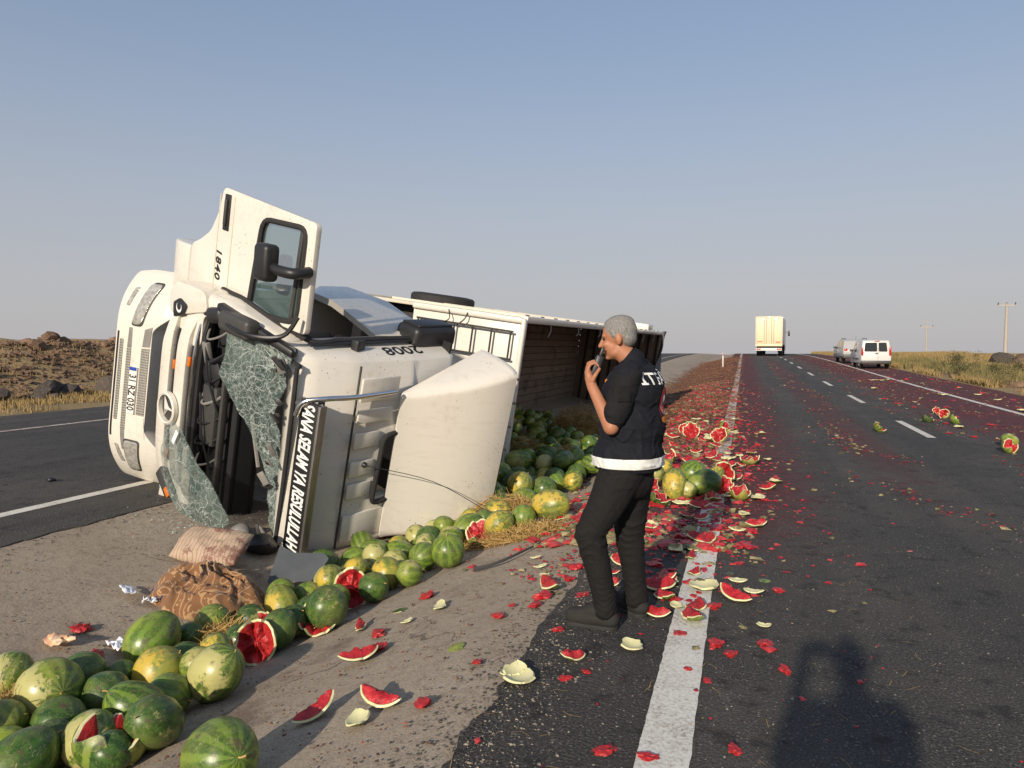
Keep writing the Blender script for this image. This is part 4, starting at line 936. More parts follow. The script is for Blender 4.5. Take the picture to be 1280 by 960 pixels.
# rim ties
for k in range(7):
    y = Y0-1.2-1.7*k; mk('tie_strap', tube(smooth_path([(1.20, y, TOP+.06), (1.10, y-.02, TOP+.07), (1.0+.05*math.sin(k), y+.03, TOP+.05)], 4), .012, 5), 'grey_plastic', trailer)
# running gear
for s in (.45, -.45): mk('chassis_beam', cat_(box((s, -10.6, 1.12), (.14, 12.6, .34), .02)), 'dark_steel', trailer)
for k in range(12): mk('cross_member', box((0, -4.2-1.08*k, 1.22), (2.3, .10, .12), .01), 'dark_steel', trailer)
for yy in (-12.0, -13.35, -14.7):
    mk('axle', tube([(-1.1, yy, .52), (1.1, yy, .52)], .075, 10), 'dark_steel', trailer)
    for s in (1, -1): tyre(s*1.03, yy, .52, .38, .52, trailer, s)
mk('landing_leg', box((.8, -6.3, .8), (.14, .14, 1.0), .01), 'dark_steel', trailer); mk('landing_leg', box((-.8, -6.3, .8), (.14, .14, 1.0), .01), 'dark_steel', trailer)
tyre(1.335, -6.35, 1.36, .20, .60, trailer, 1)
mk('rear_bumper', box((0, -16.8, .55), (2.3, .12, .14), .02), 'dark_steel', trailer)

# ================================================================== WATERMELONS
def melon_mesh(k, mat, long_):
    bm = bmesh.new(); bmesh.ops.create_uvsphere(bm, u_segments=26, v_segments=18, radius=.14)
    for v in bm.verts:
        d = 1+.05*nz(v.co, 9, 100+k)+.012*math.cos(11*math.atan2(v.co.y, v.co.x))*(1-abs(v.co.z)/.14); v.co = Vector((v.co.x*d, v.co.y*d, v.co.z*long_*(1+.04*nz(v.co, 5, 110+k))))
    VF = from_bm(bm); return me('watermelon', VF[0], VF[1], mat, 80)
MEL = {c: [melon_mesh(10*i+k, 'melon_'+c, (1.02, 1.22, 1.38)[k]) for k in range(3)] for i, c in enumerate(('dark', 'striped', 'pale', 'yellow'))}
LOOK = {'dark': 'dark green', 'striped': 'green striped', 'pale': 'pale-patched green', 'yellow': 'yellow-patched green'}
stem_me = me('stem', *tube(smooth_path([(0, 0, 0), (.004, 0, .014), (.016, .004, .026)], 3), .004, 5), 'straw')
def melon(pos, rad, c, where, group, rot=None, k=None):
    k = rnd.randrange(3) if k is None else k; rad = rad*(1, .94, .88)[k]; o = ob('watermelon', MEL[c][k]); o.location = pos; s = rad/.14
    o.scale = (s, s, s); o.rotation_euler = rot or (rnd.random()*6.28, rnd.random()*6.28, rnd.random()*6.28)
    st_ = ob('stem', stem_me, o); st_.location = (0, 0, .14*(1.02, 1.22, 1.38)[k]-.004)
    sz = 'small ' if rad < .122 else 'large ' if rad > .15 else ''; shp = ('round', 'oval', 'long')[k]
    return tag(o, f'{sz}{shp} {LOOK[c]} watermelon {where}', 'watermelon', group)
# patch side (local +x) turned towards the viewer for the pale and yellow ones
def face_cam(dz=.2):
    q = Vector((-.25+.4*rnd.gauss(0, 1)*.5, -1, .45+.3*rnd.gauss(0, 1)*.5)).to_track_quat('X', 'Z'); return (q @ Euler((rnd.random()*6.28, 0, 0)).to_quaternion()).to_euler()
near = [(13, 843, 54, 'pale'), (57, 867, 84, 'pale'), (22, 901, 56, 'yellow'), (72, 909, 64, 'dark'), (114, 924, 68, 'pale'), (33, 948, 80, 'dark'), (115, 848, 54, 'dark'), (130, 871, 60, 'dark'),
        (181, 841, 62, 'yellow'), (190, 800, 68, 'striped'), (232, 826, 46, 'dark'), (268, 842, 68, 'pale'), (213, 869, 54, 'striped'), (170, 890, 72, 'striped'), (184, 908, 72, 'dark'), (266, 778, 44, 'striped'), (314, 776, 40, 'dark'),
        (348, 787, 48, 'dark'), (353, 758, 46, 'yellow'), (400, 762, 52, 'dark'), (404, 706, 38, 'dark'), (413, 728, 42, 'pale'), (445, 702, 36, 'striped'), (470, 693, 38, 'striped'), (454, 681, 34, 'striped'), (499, 694, 38, 'striped'),
        (484, 717, 40, 'yellow'), (467, 734, 38, 'dark'), (511, 717, 34, 'striped'), (529, 696, 36, 'striped'), (560, 689, 42, 'striped'), (521, 671, 30, 'pale'), (585, 659, 36, 'striped'), (543, 664, 28, 'pale'), (624, 656, 36, 'yellow'),
        (624, 641, 34, 'yellow'), (654, 647, 32, 'striped'), (656, 626, 32, 'striped'), (688, 631, 48, 'yellow'), (240, 797, 30, 'dark'), (420, 748, 36, 'striped'), (432, 716, 30, 'dark'), (10, 925, 50, 'striped'), (60, 935, 60, 'dark'), (150, 935, 50, 'dark'), (150, 850, 40, 'dark'), (300, 800, 40, 'dark'), (375, 775, 40, 'dark'), (385, 745, 36, 'striped')]
SPH = []
def depth_of(p): return (Vector(p)-Vector((0, 0, CAM_H))).dot(CF)
for px, py, wpx, c in near:
    q = ground_at(px, py, .12); rad = min(.175, max(.10, wpx/2*depth_of(q)/931)); q = ground_at(px, py, rad*.92)
    SPH.append([Vector(q), rad, c, px])
for it in range(40):          # settle: push overlapping fruit apart
    for i in range(len(SPH)):
        for j in range(i):
            d = SPH[i][0]-SPH[j][0]; L = d.length; m = (SPH[i][1]+SPH[j][1])*.93
            if 1e-4 < L < m: d *= (m-L)/L*.5; d.z = abs(d.z)*.2 if it < 20 else 0; SPH[i][0] += d; SPH[j][0] -= d*.9
    for s_ in SPH:
        p = s_[0]; s_[0].z = max(p.z-.01, gz(p.x, p.y)+s_[1]*.93)
for p, rad, c, px in SPH:
    if px < 300: wh, gr = 'in the ditch below the blanket', 'watermelons in the ditch below the blanket'
    elif px < 600: wh, gr = 'in the row along the foot of the fallen cab roof', 'watermelons along the cab roof'
    else: wh, gr = 'at the ragged edge of the heap by the straw', 'watermelons at the heap edge'
    melon(p, rad, c, wh, gr, face_cam() if c in ('pale', 'yellow') else None, 0 if rad < .13 else None)
q = ground_at(275, 945, .13); lone = melon(q, .158, 'striped', 'lying alone on the bare concrete slope', None, (R(70), R(10), R(60)), 1); lone['label'] = 'glossy green striped whole watermelon lying alone on the bare concrete slope'
# heap spilled out of the trailer: dropped one after another
heap = [(p.copy(), rad) for p, rad, c, px in SPH]; HP = []; FILL = []
def support(x, y, rad):
    z = gz(x, y)+rad
    wl = .12+.05-.148*(x+7.4)+rad+.03 if (x < -3.7 and 10.6 < y < 23) else -9      # inner face of the trailer's lower wall
    z = max(z, wl)
    for p, r2 in heap:
        dx, dy = p.x-x, p.y-y; d2 = dx*dx+dy*dy; m = (rad+r2)*.95
        if d2 < m*m: z = max(z, p.z+math.sqrt(m*m-d2))
    return z
rh = random.Random(21); tries = 0
for px_, py_, r_ in ((440, 756, .15), (600, 680, .15), (320, 826, .15), (397, 790, .14), (140, 958, .15), (278, 815, .20), (262, 752, .46), (360, 742, .22), (266, 702, .3), (325, 800, .1)):
    q_ = ground_at(px_, py_); heap.append((Vector((q_.x, q_.y, gz(q_.x, q_.y)+.1)), r_))          # room taken by split fruit, cloth and straw
for t in range(900):          # smaller fruit filling the row along the ditch bottom
    y = 2.6+5.6*rh.random(); xm = -3.50+.62*ss((y-3)/4.5); x = xm+max(-.24, min(.34, rh.gauss(.04, .2))); rad = .095+.035*rh.random(); z = support(x, y, rad)
    if z-rad < gz(x, y)+.10 and not (x < -3.55 and 4.4 < y < 6.6) and len(FILL) < 46 and not (y > 6.2 and x < -3.75): heap.append((Vector((x, y, z)), rad)); FILL.append((x, y, z, rad))
while len(HP) < 225 and tries < 14000:
    tries += 1
    y = 8.0+9.5*rh.random()**1.35; x = -1.7-4.0*rh.random()
    q = Vector((x, y, 0)); px = 640+931*(q.dot(RGT)/q.dot(FWD))
    if px < 575 or px > 760: continue
    if x < -3.4 and y < 10.8: continue
    if x > -1.75-.5*max(0, 9.6-y): continue
    rad = .115+.045*rh.random(); best = None
    for t in range(14):
        xx, yy = x+rh.gauss(0, .16), y+rh.gauss(0, .16); z = support(xx, yy, rad)
        if best is None or z < best[2]: best = (xx, yy, z)
    xx, yy, z = best
    lim = (.48 if yy > 10.8 else .30)*ss((-xx-1.7)/1.3)+.14
    if z-rad > gz(xx, yy)+lim or xx < -5.75: continue
    heap.append((Vector((xx, yy, z)), rad)); HP.append((xx, yy, z, rad))
for x, y, z, rad in FILL:
    c = rh.choices(['dark', 'striped', 'pale', 'yellow'], [3, 5, 2, 1])[0]; melon((x, y, z), rad, c, 'wedged in the row along the ditch bottom', 'small watermelons wedged along the ditch', face_cam() if c in ('pale', 'yellow') else None, 0)
for x, y, z, rad in HP:
    c = rh.choices(['dark', 'striped', 'pale', 'yellow'], [5, 6, 1.4, .9])[0]
    inside = x < -3.55
    melon((x, y, z), rad, c, 'heaped inside the tipped trailer' if inside else 'in the heap spilling from the open trailer', 'watermelons inside the trailer' if inside else 'watermelons spilling from the trailer', face_cam() if c in ('pale', 'yellow') else None, 0 if rad < .13 else None)

# ---- broken fruit
def half_parts(seed, rad=.15, tmax=95, jag=.42):
    nphi, nt_ = 34, 12; Vr, Fr = [], []; rim = []
    for i in range(nphi):
        ph = 2*math.pi*i/nphi; tm = R(tmax)*(1+jag*nz((2.2*math.cos(ph), 2.2*math.sin(ph), 0), 1, seed)+.05*nz((7*math.cos(ph), 7*math.sin(ph), 0), 1, seed+1))
        for j in range(nt_+1):
            t = tm*j/nt_; Vr.append(Vector((rad*math.sin(t)*math.cos(ph), rad*1.12*math.sin(t)*math.sin(ph), -rad*math.cos(t))))
        o_ = Vr[-1]; inn = o_*.89; inn.z = o_.z-.002; Vr.append(o_.lerp(inn, .5)+Vector((0, 0, .003))); Vr.append(inn); rim.append(inn)
    n = nt_+3
    for i in range(nphi):
        for j in range(n-1): a, c = i*n+j, ((i+1) % nphi)*n+j; Fr.append((a, c, c+1, a+1))
    fm = [1 if (k % (n-1)) >= nt_ else 0 for k in range(len(Fr))]
    Vf, Ff = [], []; m = 8
    for i in range(nphi):
        for j in range(m+1):
            t = j/m; p = rim[i]*(1-t)+Vector((0, 0, -.02+.3*rad*math.cos(R(tmax))*-1))*t
            p.z += (.30*rad*nz((p.x*18, p.y*18, 0), 1, seed+4)+.22*rad*nz((p.x*45, p.y*45, 0), 1, seed+5)-.22*rad*math.sin(t*3.14))*min(1, 4*t) if j else 0
            Vf.append(p)
    for i in range(nphi):
        for j in range(m): a, c = i*(m+1)+j, ((i+1) % nphi)*(m+1)+j; Ff.append((a, c, c+1, a+1))
    return Vr, Fr, fm, Vf, Ff
def half_mesh(seed, mat, **k):
    Vr, Fr, fm, Vf, Ff = half_parts(seed, **k); return me('rind', Vr, Fr, [mat, 'pith'], 50, fm), me('flesh', Vf, Ff, 'flesh', 60)
def shard_mesh(seed, mat, w_=40, a=40, c=140, rad=.145, th=.014, fl=None):
    r = random.Random(seed); nu, nv = 9, 14; V, F, fm = [], [], []
    for L in (0, 1):
        for j in range(nv+1):
            v = j/nv*2-1
            for i in range(nu+1):
                u = i/nu*2-1; env = math.sqrt(max(0, 1-v*v*.97)); ww = R(w_)*env*(1+.45*nz((u*1.5, v*2.2, 0), 1, seed)+.22*nz((u, v*9, 0), 1, seed+2)); t = R((a+c)/2+(c-a)/2*v)*(1+.03*nz((u*3, v*3, 1), 1, seed)); ph = ww*u
                q = rad-(th*(.5+.5*env) if L else 0); V.append(Vector((q*math.sin(t)*math.sin(ph), q*1.15*math.cos(t), -q*math.sin(t)*math.cos(ph))))
    m = (nu+1)*(nv+1); n = nu+1
    for j in range(nv):
        for i in range(nu):
            f = (j*n+i, j*n+i+1, (j+1)*n+i+1, (j+1)*n+i); F.append(f); fm.append(0); F.append(tuple(m+k for k in f[::-1])); fm.append(1)
    for j in range(nv):
        for i in (0, nu): a_, c_ = j*n+i, (j+1)*n+i; F.append((a_, c_, m+c_, m+a_)); fm.append(1)
    for i in range(nu):
        for j in (0, nv): a_, c_ = j*n+i, j*n+i+1; F.append((a_, c_, m+c_, m+a_)); fm.append(1)
    zmin = min(v.z for v in V); V = [v-Vector((0, 0, zmin)) for v in V]; out = me('rind', V, F, [mat, 'pith'], 50, fm)
    fl_m = None
    if fl:
        Vf, Ff = [], []
        for j in range(nv+1):
            v = j/nv*2-1; env = math.sqrt(max(0, 1-v*v*.97))
            for i in range(nu+1):
                u = i/nu*2-1; p = V[m+j*n+i]; h = fl*env**1.2*(1-abs(u))**.8*(1+.5*nz((u*3, v*5, 0), 1, seed+3)); Vf.append(Vector((p.x*.96, p.y*.97, p.z+.001+h+.010*nz((p.x*60, p.y*60, 0), 1, seed+5)*min(1, 8*h))))
        Ff = [(j*n+i, j*n+i+1, (j+1)*n+i+1, (j+1)*n+i) for j in range(nv) for i in range(nu)]; fl_m = me('flesh', Vf, Ff, 'flesh', 60)
    return out, fl_m
def chunk_mesh(seed, mat='flesh', fl=.5):
    bm = bmesh.new(); bmesh.ops.create_icosphere(bm, subdivisions=3, radius=.05)
    for v in bm.verts:
        d = 1+.8*nz(v.co, 18, seed)+.6*nz(v.co, 48, seed+1); v.co = Vector((v.co.x*d*1.2, v.co.y*d*.9, max(-.012, v.co.z*d*fl)))
    V, F = from_bm(bm); return me('flesh_chunk', V, F, mat, 28)
rinds = ['melon_dark', 'melon_striped', 'melon_pale', 'melon_striped', 'melon_yellow', 'melon_pale']
HALF = [half_mesh(200+k, rinds[k], tmax=80+12*(k % 3)) for k in range(5)]
SLICE = [shard_mesh(220+k, rinds[k], 26+5*(k % 3), 35, 145, fl=.055+.012*(k % 3)) for k in range(6)]
SHARD = [shard_mesh(240+k, rinds[(k+2) % 6], 24+6*(k % 3), 50-6*(k % 2), 125+8*(k % 3)) for k in range(6)]
CHUNK = [chunk_mesh(260+k) for k in range(6)]; PCHUNK = [chunk_mesh(270+k, 'pale_flesh') for k in range(2)]
def two(name, pair, pos, rot, sc, label, cat, group):
    o = ob(name, pair[0]); o.location = pos; o.rotation_euler = rot; o.scale = (sc,)*3
    if pair[1]: ob('flesh', pair[1], o)
    return tag(o, label, cat, group)
def slope_rot(x, y, a, extra=0):
    s = (cross(x+.05)-cross(x-.05))/.1; return (Matrix.Rotation(-math.atan(s), 3, 'Y') @ Euler((extra, 0, a)).to_matrix()).to_euler()
def put(kind, px=None, py=None, x=None, y=None, sc=1, where='', group='', a=None, k=None, tilt=None, lift=0):
    if x is None: q = ground_at(px, py); x, y = q.x, q.y
    z = gz(x, y)+(0 if -5.6 < x < -1.15 else .001)+lift; a = rnd.random()*6.28 if a is None else a
    adj = 'small ' if sc < .62 else 'large ' if sc > .95 else ''
    if kind == 'slice': two('melon_slice', SLICE[rnd.randrange(6) if k is None else k], (x, y, z), slope_rot(x, y, a, rnd.gauss(0, .22) if tilt is None else tilt), sc, adj+'red watermelon slice with pale rind '+where, 'melon slice', group)
    elif kind == 'shard': two('rind_shard', SHARD[rnd.randrange(6) if k is None else k], (x, y, z+(.03*sc if tilt else 0)), slope_rot(x, y, a, rnd.choice([0, 0, 2.9]) if tilt is None else tilt), sc, adj+'broken green and cream watermelon rind '+where, 'melon rind', group)
    elif kind == 'chunk':
        o = ob('flesh_chunk', CHUNK[rnd.randrange(6)]); o.location = (x, y, z+.008*sc); o.rotation_euler = slope_rot(x, y, a); o.scale = (sc, sc, sc*(.6+.5*rnd.random())); tag(o, adj+'chunk of red watermelon flesh '+where, 'melon flesh', group)
    elif kind == 'half':
        two('broken_watermelon', HALF[rnd.randrange(5) if k is None else k], (x, y, z+.13*sc), tilt, sc, 'split watermelon showing red flesh '+where, 'watermelon', group)
def facing(dx, dy, dz): return Vector((dx, dy, dz)).to_track_quat('Z', 'Y').to_euler()
put('half', 440, 756, sc=1.0, where='standing beside the yellow melon under the cab roof', tilt=facing(.45, -.8, .35), k=3)
put('half', 600, 680, sc=.95, where='wide open in the straw at the heap edge', tilt=facing(.1, -.55, .8), k=4)
put('half', 320, 826, sc=.9, where='tipped over beside the straw clump', tilt=facing(.5, -.75, .3), k=1)
put('half', 397, 790, sc=.95, where='lying as a crescent at the edge of the row', tilt=facing(.3, -.5, .75), k=0)
put('half', 140, 958, sc=1.0, where='with a cream rim in the ditch bottom', tilt=facing(.2, .2, .9), k=2)
put('half', 325, 800, sc=.7, where='dark crusted between straw and melons', tilt=facing(-.2, -.7, .5), k=1)
SL = [(451, 786, .7), (449, 826, 1.0), (398, 894, 1.0), (476, 880, 1.05), (688, 736, 1.05), (870, 763, .75), (867, 777, .85), (832, 750, .75), (823, 772, .7), (715, 825, .6), (700, 648, 1.0), (560, 702, .6)]
for px, py, sc in SL: put('slice', px, py, sc=sc*.86, where='lying loose on the concrete slope' if px < 700 else 'on the shoulder beside the standing man', group='slices on the concrete' if px < 700 else 'slices near the man')
SH = [(506, 760, 1.15), (550, 761, 1.05), (509, 778, .7), (568, 809, 1.05), (447, 905, .9), (649, 852, 1.25), (640, 843, 1.0), (670, 698, .6), (676, 709, .75), (681, 720, .5), (790, 812, 1.0), (846, 760, .7), (955, 784, .5), (135, 930, .6)]
for px, py, sc in SH: put('shard', px, py, sc=sc*.72, where='on the bare concrete slope' if px < 700 else 'on the dark shoulder by the white line', group='rinds on the concrete' if px < 700 else 'rinds by the white line')
CH = [(473, 793, .9), (474, 811, 1), (534, 746, 1), (621, 771, .8), (596, 828, .5), (529, 881, .8), (677, 747, .9), (668, 757, .7), (722, 710, .9), (712, 725, .7), (697, 788, .5), (896, 806, .9), (914, 820, .7), (957, 806, .7), (849, 793, .7), (982, 840, .6), (757, 940, .7), (917, 940, .6), (973, 740, .7), (760, 748, .8), (727, 745, .7), (860, 838, .4), (884, 852, .4), (705, 850, .5), (733, 841, .4), (640, 757, .4), (812, 948, .6), (740, 775, .5), (770, 770, .5), (120, 818, .8), (155, 835, .8), (103, 787, .9)]
for px, py, sc in CH: put('chunk', px, py, sc=sc, where='on the open concrete slope' if px < 700 else 'on the shoulder around the man', group='flesh on the concrete' if px < 700 else 'flesh around the man')
o = ob('flesh_chunk', PCHUNK[0]); o.location = ground_at(75, 800, .03); o.scale = (1.5,)*3; tag(o, 'pale dried wedge of melon flesh on the concrete below the papers', 'melon flesh')
o = ob('flesh_chunk', PCHUNK[1]); o.location = ground_at(146, 843, .06); o.scale = (1.3,)*3; tag(o, 'pale orange piece of melon squeezed between dark whole melons', 'melon flesh')
rz = random.Random(5)
def inman(x, y): return abs(x+.72) < .30 and abs(y-4.35) < .30
def strip_xy(y0=5.0, y1=16, p=1.3):
    while True:
        y = y0+(y1-y0)*rz.random()**p; x = -.62+rz.gauss(0, .55)
        if -1.9 < x < .45 and not (y < 6.5 and x < -1.0) and not inman(x, y): return x, y
W1 = 'in the trampled spill along the white line'; 
for k in range(70): x, y = strip_xy(4.9, 15); put('slice', x=x, y=y, sc=.38+.55*rz.random(), where=W1, group='slices along the white line')
for k in range(80): x, y = strip_xy(4.9, 17); put('shard', x=x, y=y, sc=.45+.7*rz.random(), where=W1, group='rinds along the white line')
for k in range(170): x, y = strip_xy(4.6, 17, 1.0); put('chunk', x=x, y=y, sc=.35+.75*rz.random()**1.5, where=W1, group='flesh along the white line')
for k in range(15): x, y = strip_xy(7, 15); put('half', x=x-.1, y=y, sc=.6+.45*rz.random(), where='in the spill between trailer and white line', group='split melons in the spill', tilt=facing(rz.gauss(0, .5), rz.gauss(-.5, .4), .35+.5*rz.random()))
for px, py, c, rad in ((843, 606, 'yellow', .15), (866, 592, 'striped', .16), (884, 602, 'dark', .15), (858, 612, 'pale', .10), (830, 584, 'yellow', .11), (893, 595, 'yellow', .11), (818, 592, 'striped', .12), (872, 606, 'striped', .12)):
    q = ground_at(px, py, rad*.9); melon(q, rad, c, 'sitting in the crushed spill beside the white line', 'whole melons in the spill', face_cam() if c in ('yellow', 'pale') else None)
for k in range(34):
    y = 11+26*rz.random()**1.2; x = 4.0+4.0*rz.random(); put('shard', x=x, y=y, sc=.6+.7*rz.random(), where='scattered over the red-stained far lane', group='rinds on the far lane')
for k in range(60):
    y = 10.5+30*rz.random()**1.2; x = 3.6+4.5*rz.random(); put('chunk', x=x, y=y, sc=.6+1.0*rz.random(), where='scattered over the red-stained far lane', group='flesh on the far lane')
q = ground_at(1262, 551, .10); melon(q, .12, 'pale', 'on the red-stained far lane', None)
for px, py in ((1180, 523), (1160, 528), (1172, 518), (1195, 530), (1262, 566), (1100, 540)): put('half', px, py, sc=.75, where='crushed on the red-stained far lane', group='split melons on the far lane', tilt=facing(rz.gauss(0, .6), rz.gauss(-.3, .5), .6))
# countless crumbs
def spots(n, f): return [f() for _ in range(n)]
def sparse():
    y = 2.2+26*rz.random()**1.2; x = -.3+rz.gauss(0, 1.0)*(.35+.05*y)+.2; return (x, y, gz(x, y)+.002) if -3.2 < x < 8 else sparse()
def strip2():
    y = 5+22*rz.random()**1.5; x = -.6+rz.gauss(0, .55); return (x, y, gz(x, y)+.002) if -2.8 < x < 1.3 and nz((x*2.2, y*1.1, 0), 1, 155) > -.3+.5*rz.random() else strip2()
def lane():
    while True:
        y = 9.5+62*rz.random()**1.5; x = 3.3+4.9*rz.random()**.8
        if y-.4*x > 7+4*rz.random() and nz((x*1.1, y*.42, 0), 1, 151)+.6*nz((x*3, y*1.3, 0), 1, 152) > -.25+.5*rz.random(): break
    return (x, y, gz(x, y)+.003)
def mid():
    while True:
        y = 6+50*rz.random()**1.3; x = 1.9+rz.gauss(0, .3)
        if nz((x*1.1, y*.5, 0), 1, 153) > .05+.3*rz.random(): break
    return (x, y, gz(x, y)+.002)
def packed():
    while True:
        y = 6.0+26*rz.random()**1.7; x = -.85+rz.gauss(0, .48)-.02*(y-6)
        if -2.9 < x < .12 and nz((x*1.7, y*.9, 0), 1, 157) > -.35+.5*rz.random(): return (x, y, gz(x, y)+.004)
tag(chips('melon_mash', spots(2600, packed), 'mash', (.015, .08), .55, 36), 'trampled red mash packed between the trailer and the white line', 'pulp', kind='stuff')
tag(chips('rind_mash', spots(1900, packed), 'rind_bits', (.015, .075), .55, 37), 'crushed green and cream rind packed between trailer and white line', 'rind', kind='stuff')
tag(chips('pulp_crumbs', spots(520, sparse)+spots(4200, strip2), 'pulp_bits', (.003, .036), .5, 31), 'red watermelon crumbs trodden along the white line', 'pulp', kind='stuff')
tag(chips('pulp_crumbs', spots(11000, lane)+spots(1300, mid), 'lane_pulp', (.005, .040), .4, 32), 'red watermelon crumbs smeared over the far lane', 'pulp', kind='stuff')
tag(chips('rind_crumbs', spots(1500, strip2)+spots(120, sparse), 'rind_bits', (.004, .04), .5, 33), 'cream and green rind crumbs along the white line', 'rind', kind='stuff')
tag(chips('rind_crumbs', spots(2600, lane)+spots(500, mid), 'rind_bits', (.008, .045), .5, 34), 'cream and green rind crumbs on the far lane', 'rind', kind='stuff')
def brown():
    y = 9+62*rz.random()**1.2; x = -3.6+3.3*rz.random()**.75+rz.gauss(0, .22)
    if nz((x, y*.6, 0), 1, 140) < -.35 or (y < 14 and rz.random() > (y-8)/6): return brown()
    return (x, y, gz(x, y)+.004)
tag(chips('crushed_debris', spots(17000, brown), 'brown_bits', (.01, .07), .6, 35), 'brown crushed fruit and soil covering the median beyond the trailer', 'debris', kind='stuff')

# ---- straw packing
def straw(px, py, wx, wy, h, n, label, seed, pos=None):
    r = random.Random(seed); q = pos or ground_at(px, py); V, F = [], []
    for k in range(n):
        a = r.random()*6.28; rr = math.sqrt(r.random()); x, y = wx*rr*math.cos(a), wy*rr*math.sin(a); z = (gz(q.x+x, q.y+y)-gz(q.x, q.y))+h*(1-rr*rr)*(.35+.65*r.random())+.006
        L = .05+.10*r.random(); d = Vector((r.gauss(0, 1), r.gauss(0, 1), r.gauss(0, .45))).normalized(); nrm = d.cross(Vector((r.gauss(0, 1), r.gauss(0, 1), r.gauss(0, 1)))).normalized()*.0022; bend = Vector((r.gauss(0, 1), r.gauss(0, 1), r.gauss(0, .6)))*L*.18; p = Vector((x, y, z)); m = len(V)
        V += [p-d*L-nrm, p-d*L+nrm, p+bend+nrm, p+bend-nrm, p+d*L+nrm*.7, p+d*L-nrm*.7]; F += [(m, m+1, m+2, m+3), (m+3, m+2, m+4, m+5)]
    o = mk('straw_clump', (V, F), 'straw', smooth=0); o.location = (q.x, q.y, gz(q.x, q.y)); return tag(o, label, 'straw', kind='stuff')
straw(278, 815, .30, .20, .17, 2600, 'tangled straw clump between melons below the blanket', 1)
straw(615, 655, .60, .50, .30, 4200, 'straw drift beside the lower edge of the wind deflector', 2)
straw(640, 672, .55, .25, .06, 1700, 'thin straw mat at the edge of the concrete', 3)
straw(700, 600, .42, .42, .50, 2800, 'straw wedged between melons in the heap', 4)
straw(722, 556, .75, .6, .88, 4600, 'straw heap against the trailer interior behind the man', 5)
straw(8, 915, .22, .2, .17, 1200, 'straw tuft on melons at the near end of the ditch', 6)
straw(545, 672, .4, .22, .16, 1500, 'straw wisps under the wind deflector', 7)
straw(660, 590, .5, .5, .60, 2800, 'straw clump on dark melons before the trailer floor', 8)

# ================================================================== PEOPLE
def frame(fx, fy):                     # yaw of a body whose chest looks along (fx, fy)
    return math.atan2(fy, fx)
def head_parts(c, f, tilt=0):
    c = Vector(c); fw = Vector((f[0], f[1], 0)).normalized(); sd = Vector((-fw.y, fw.x, 0)); a = frame(*f)
    def P(x, y, z): return c+(fw*(x*math.cos(tilt)+z*math.sin(tilt)))+sd*y+Vector((0, 0, z*math.cos(tilt)-x*math.sin(tilt)))
    rot = (0, tilt, a)
    parts = [('e', P(-.010, 0, .030), (.098, .077, .092), rot), ('e', P(.038, 0, -.040), (.058, .056, .078), rot), ('e', P(.022, 0, -.075), (.060, .055, .040), rot), ('e', P(.072, 0, -.098), (.022, .026, .018), rot),
             ('c', P(.086, 0, .012), .010, P(.112, 0, -.028), .013), ('e', P(.078, 0, .026), (.016, .05, .012), rot), ('e', P(.089, 0, -.060), (.013, .024, .007), rot), ('e', P(.087, 0, -.072), (.012, .020, .007), rot),
             ('e', P(.070, .034, -.025), (.022, .020, .02), rot), ('e', P(.070, -.034, -.025), (.022, .020, .02), rot)]
    for s in (1, -1): parts += [('e', P(-.008, s*.079, -.006), (.020, .009, .031), rot), ('e', P(-.006, s*.078, -.028), (.011, .008, .013), rot)]
    hair = [('e', P(-.016, 0, .038), (.099, .081, .090), rot), ('e', P(-.050, 0, .000), (.056, .071, .062), rot), ('e', P(-.015, 0, .078), (.090, .064, .056), rot)]
    for s in (1, -1): hair.append(('e', P(.012, s*.066, .030), (.022, .016, .030), rot))
    eyes = [P(.081, s*.031, .008) for s in (1, -1)]
    return parts, hair, eyes, P
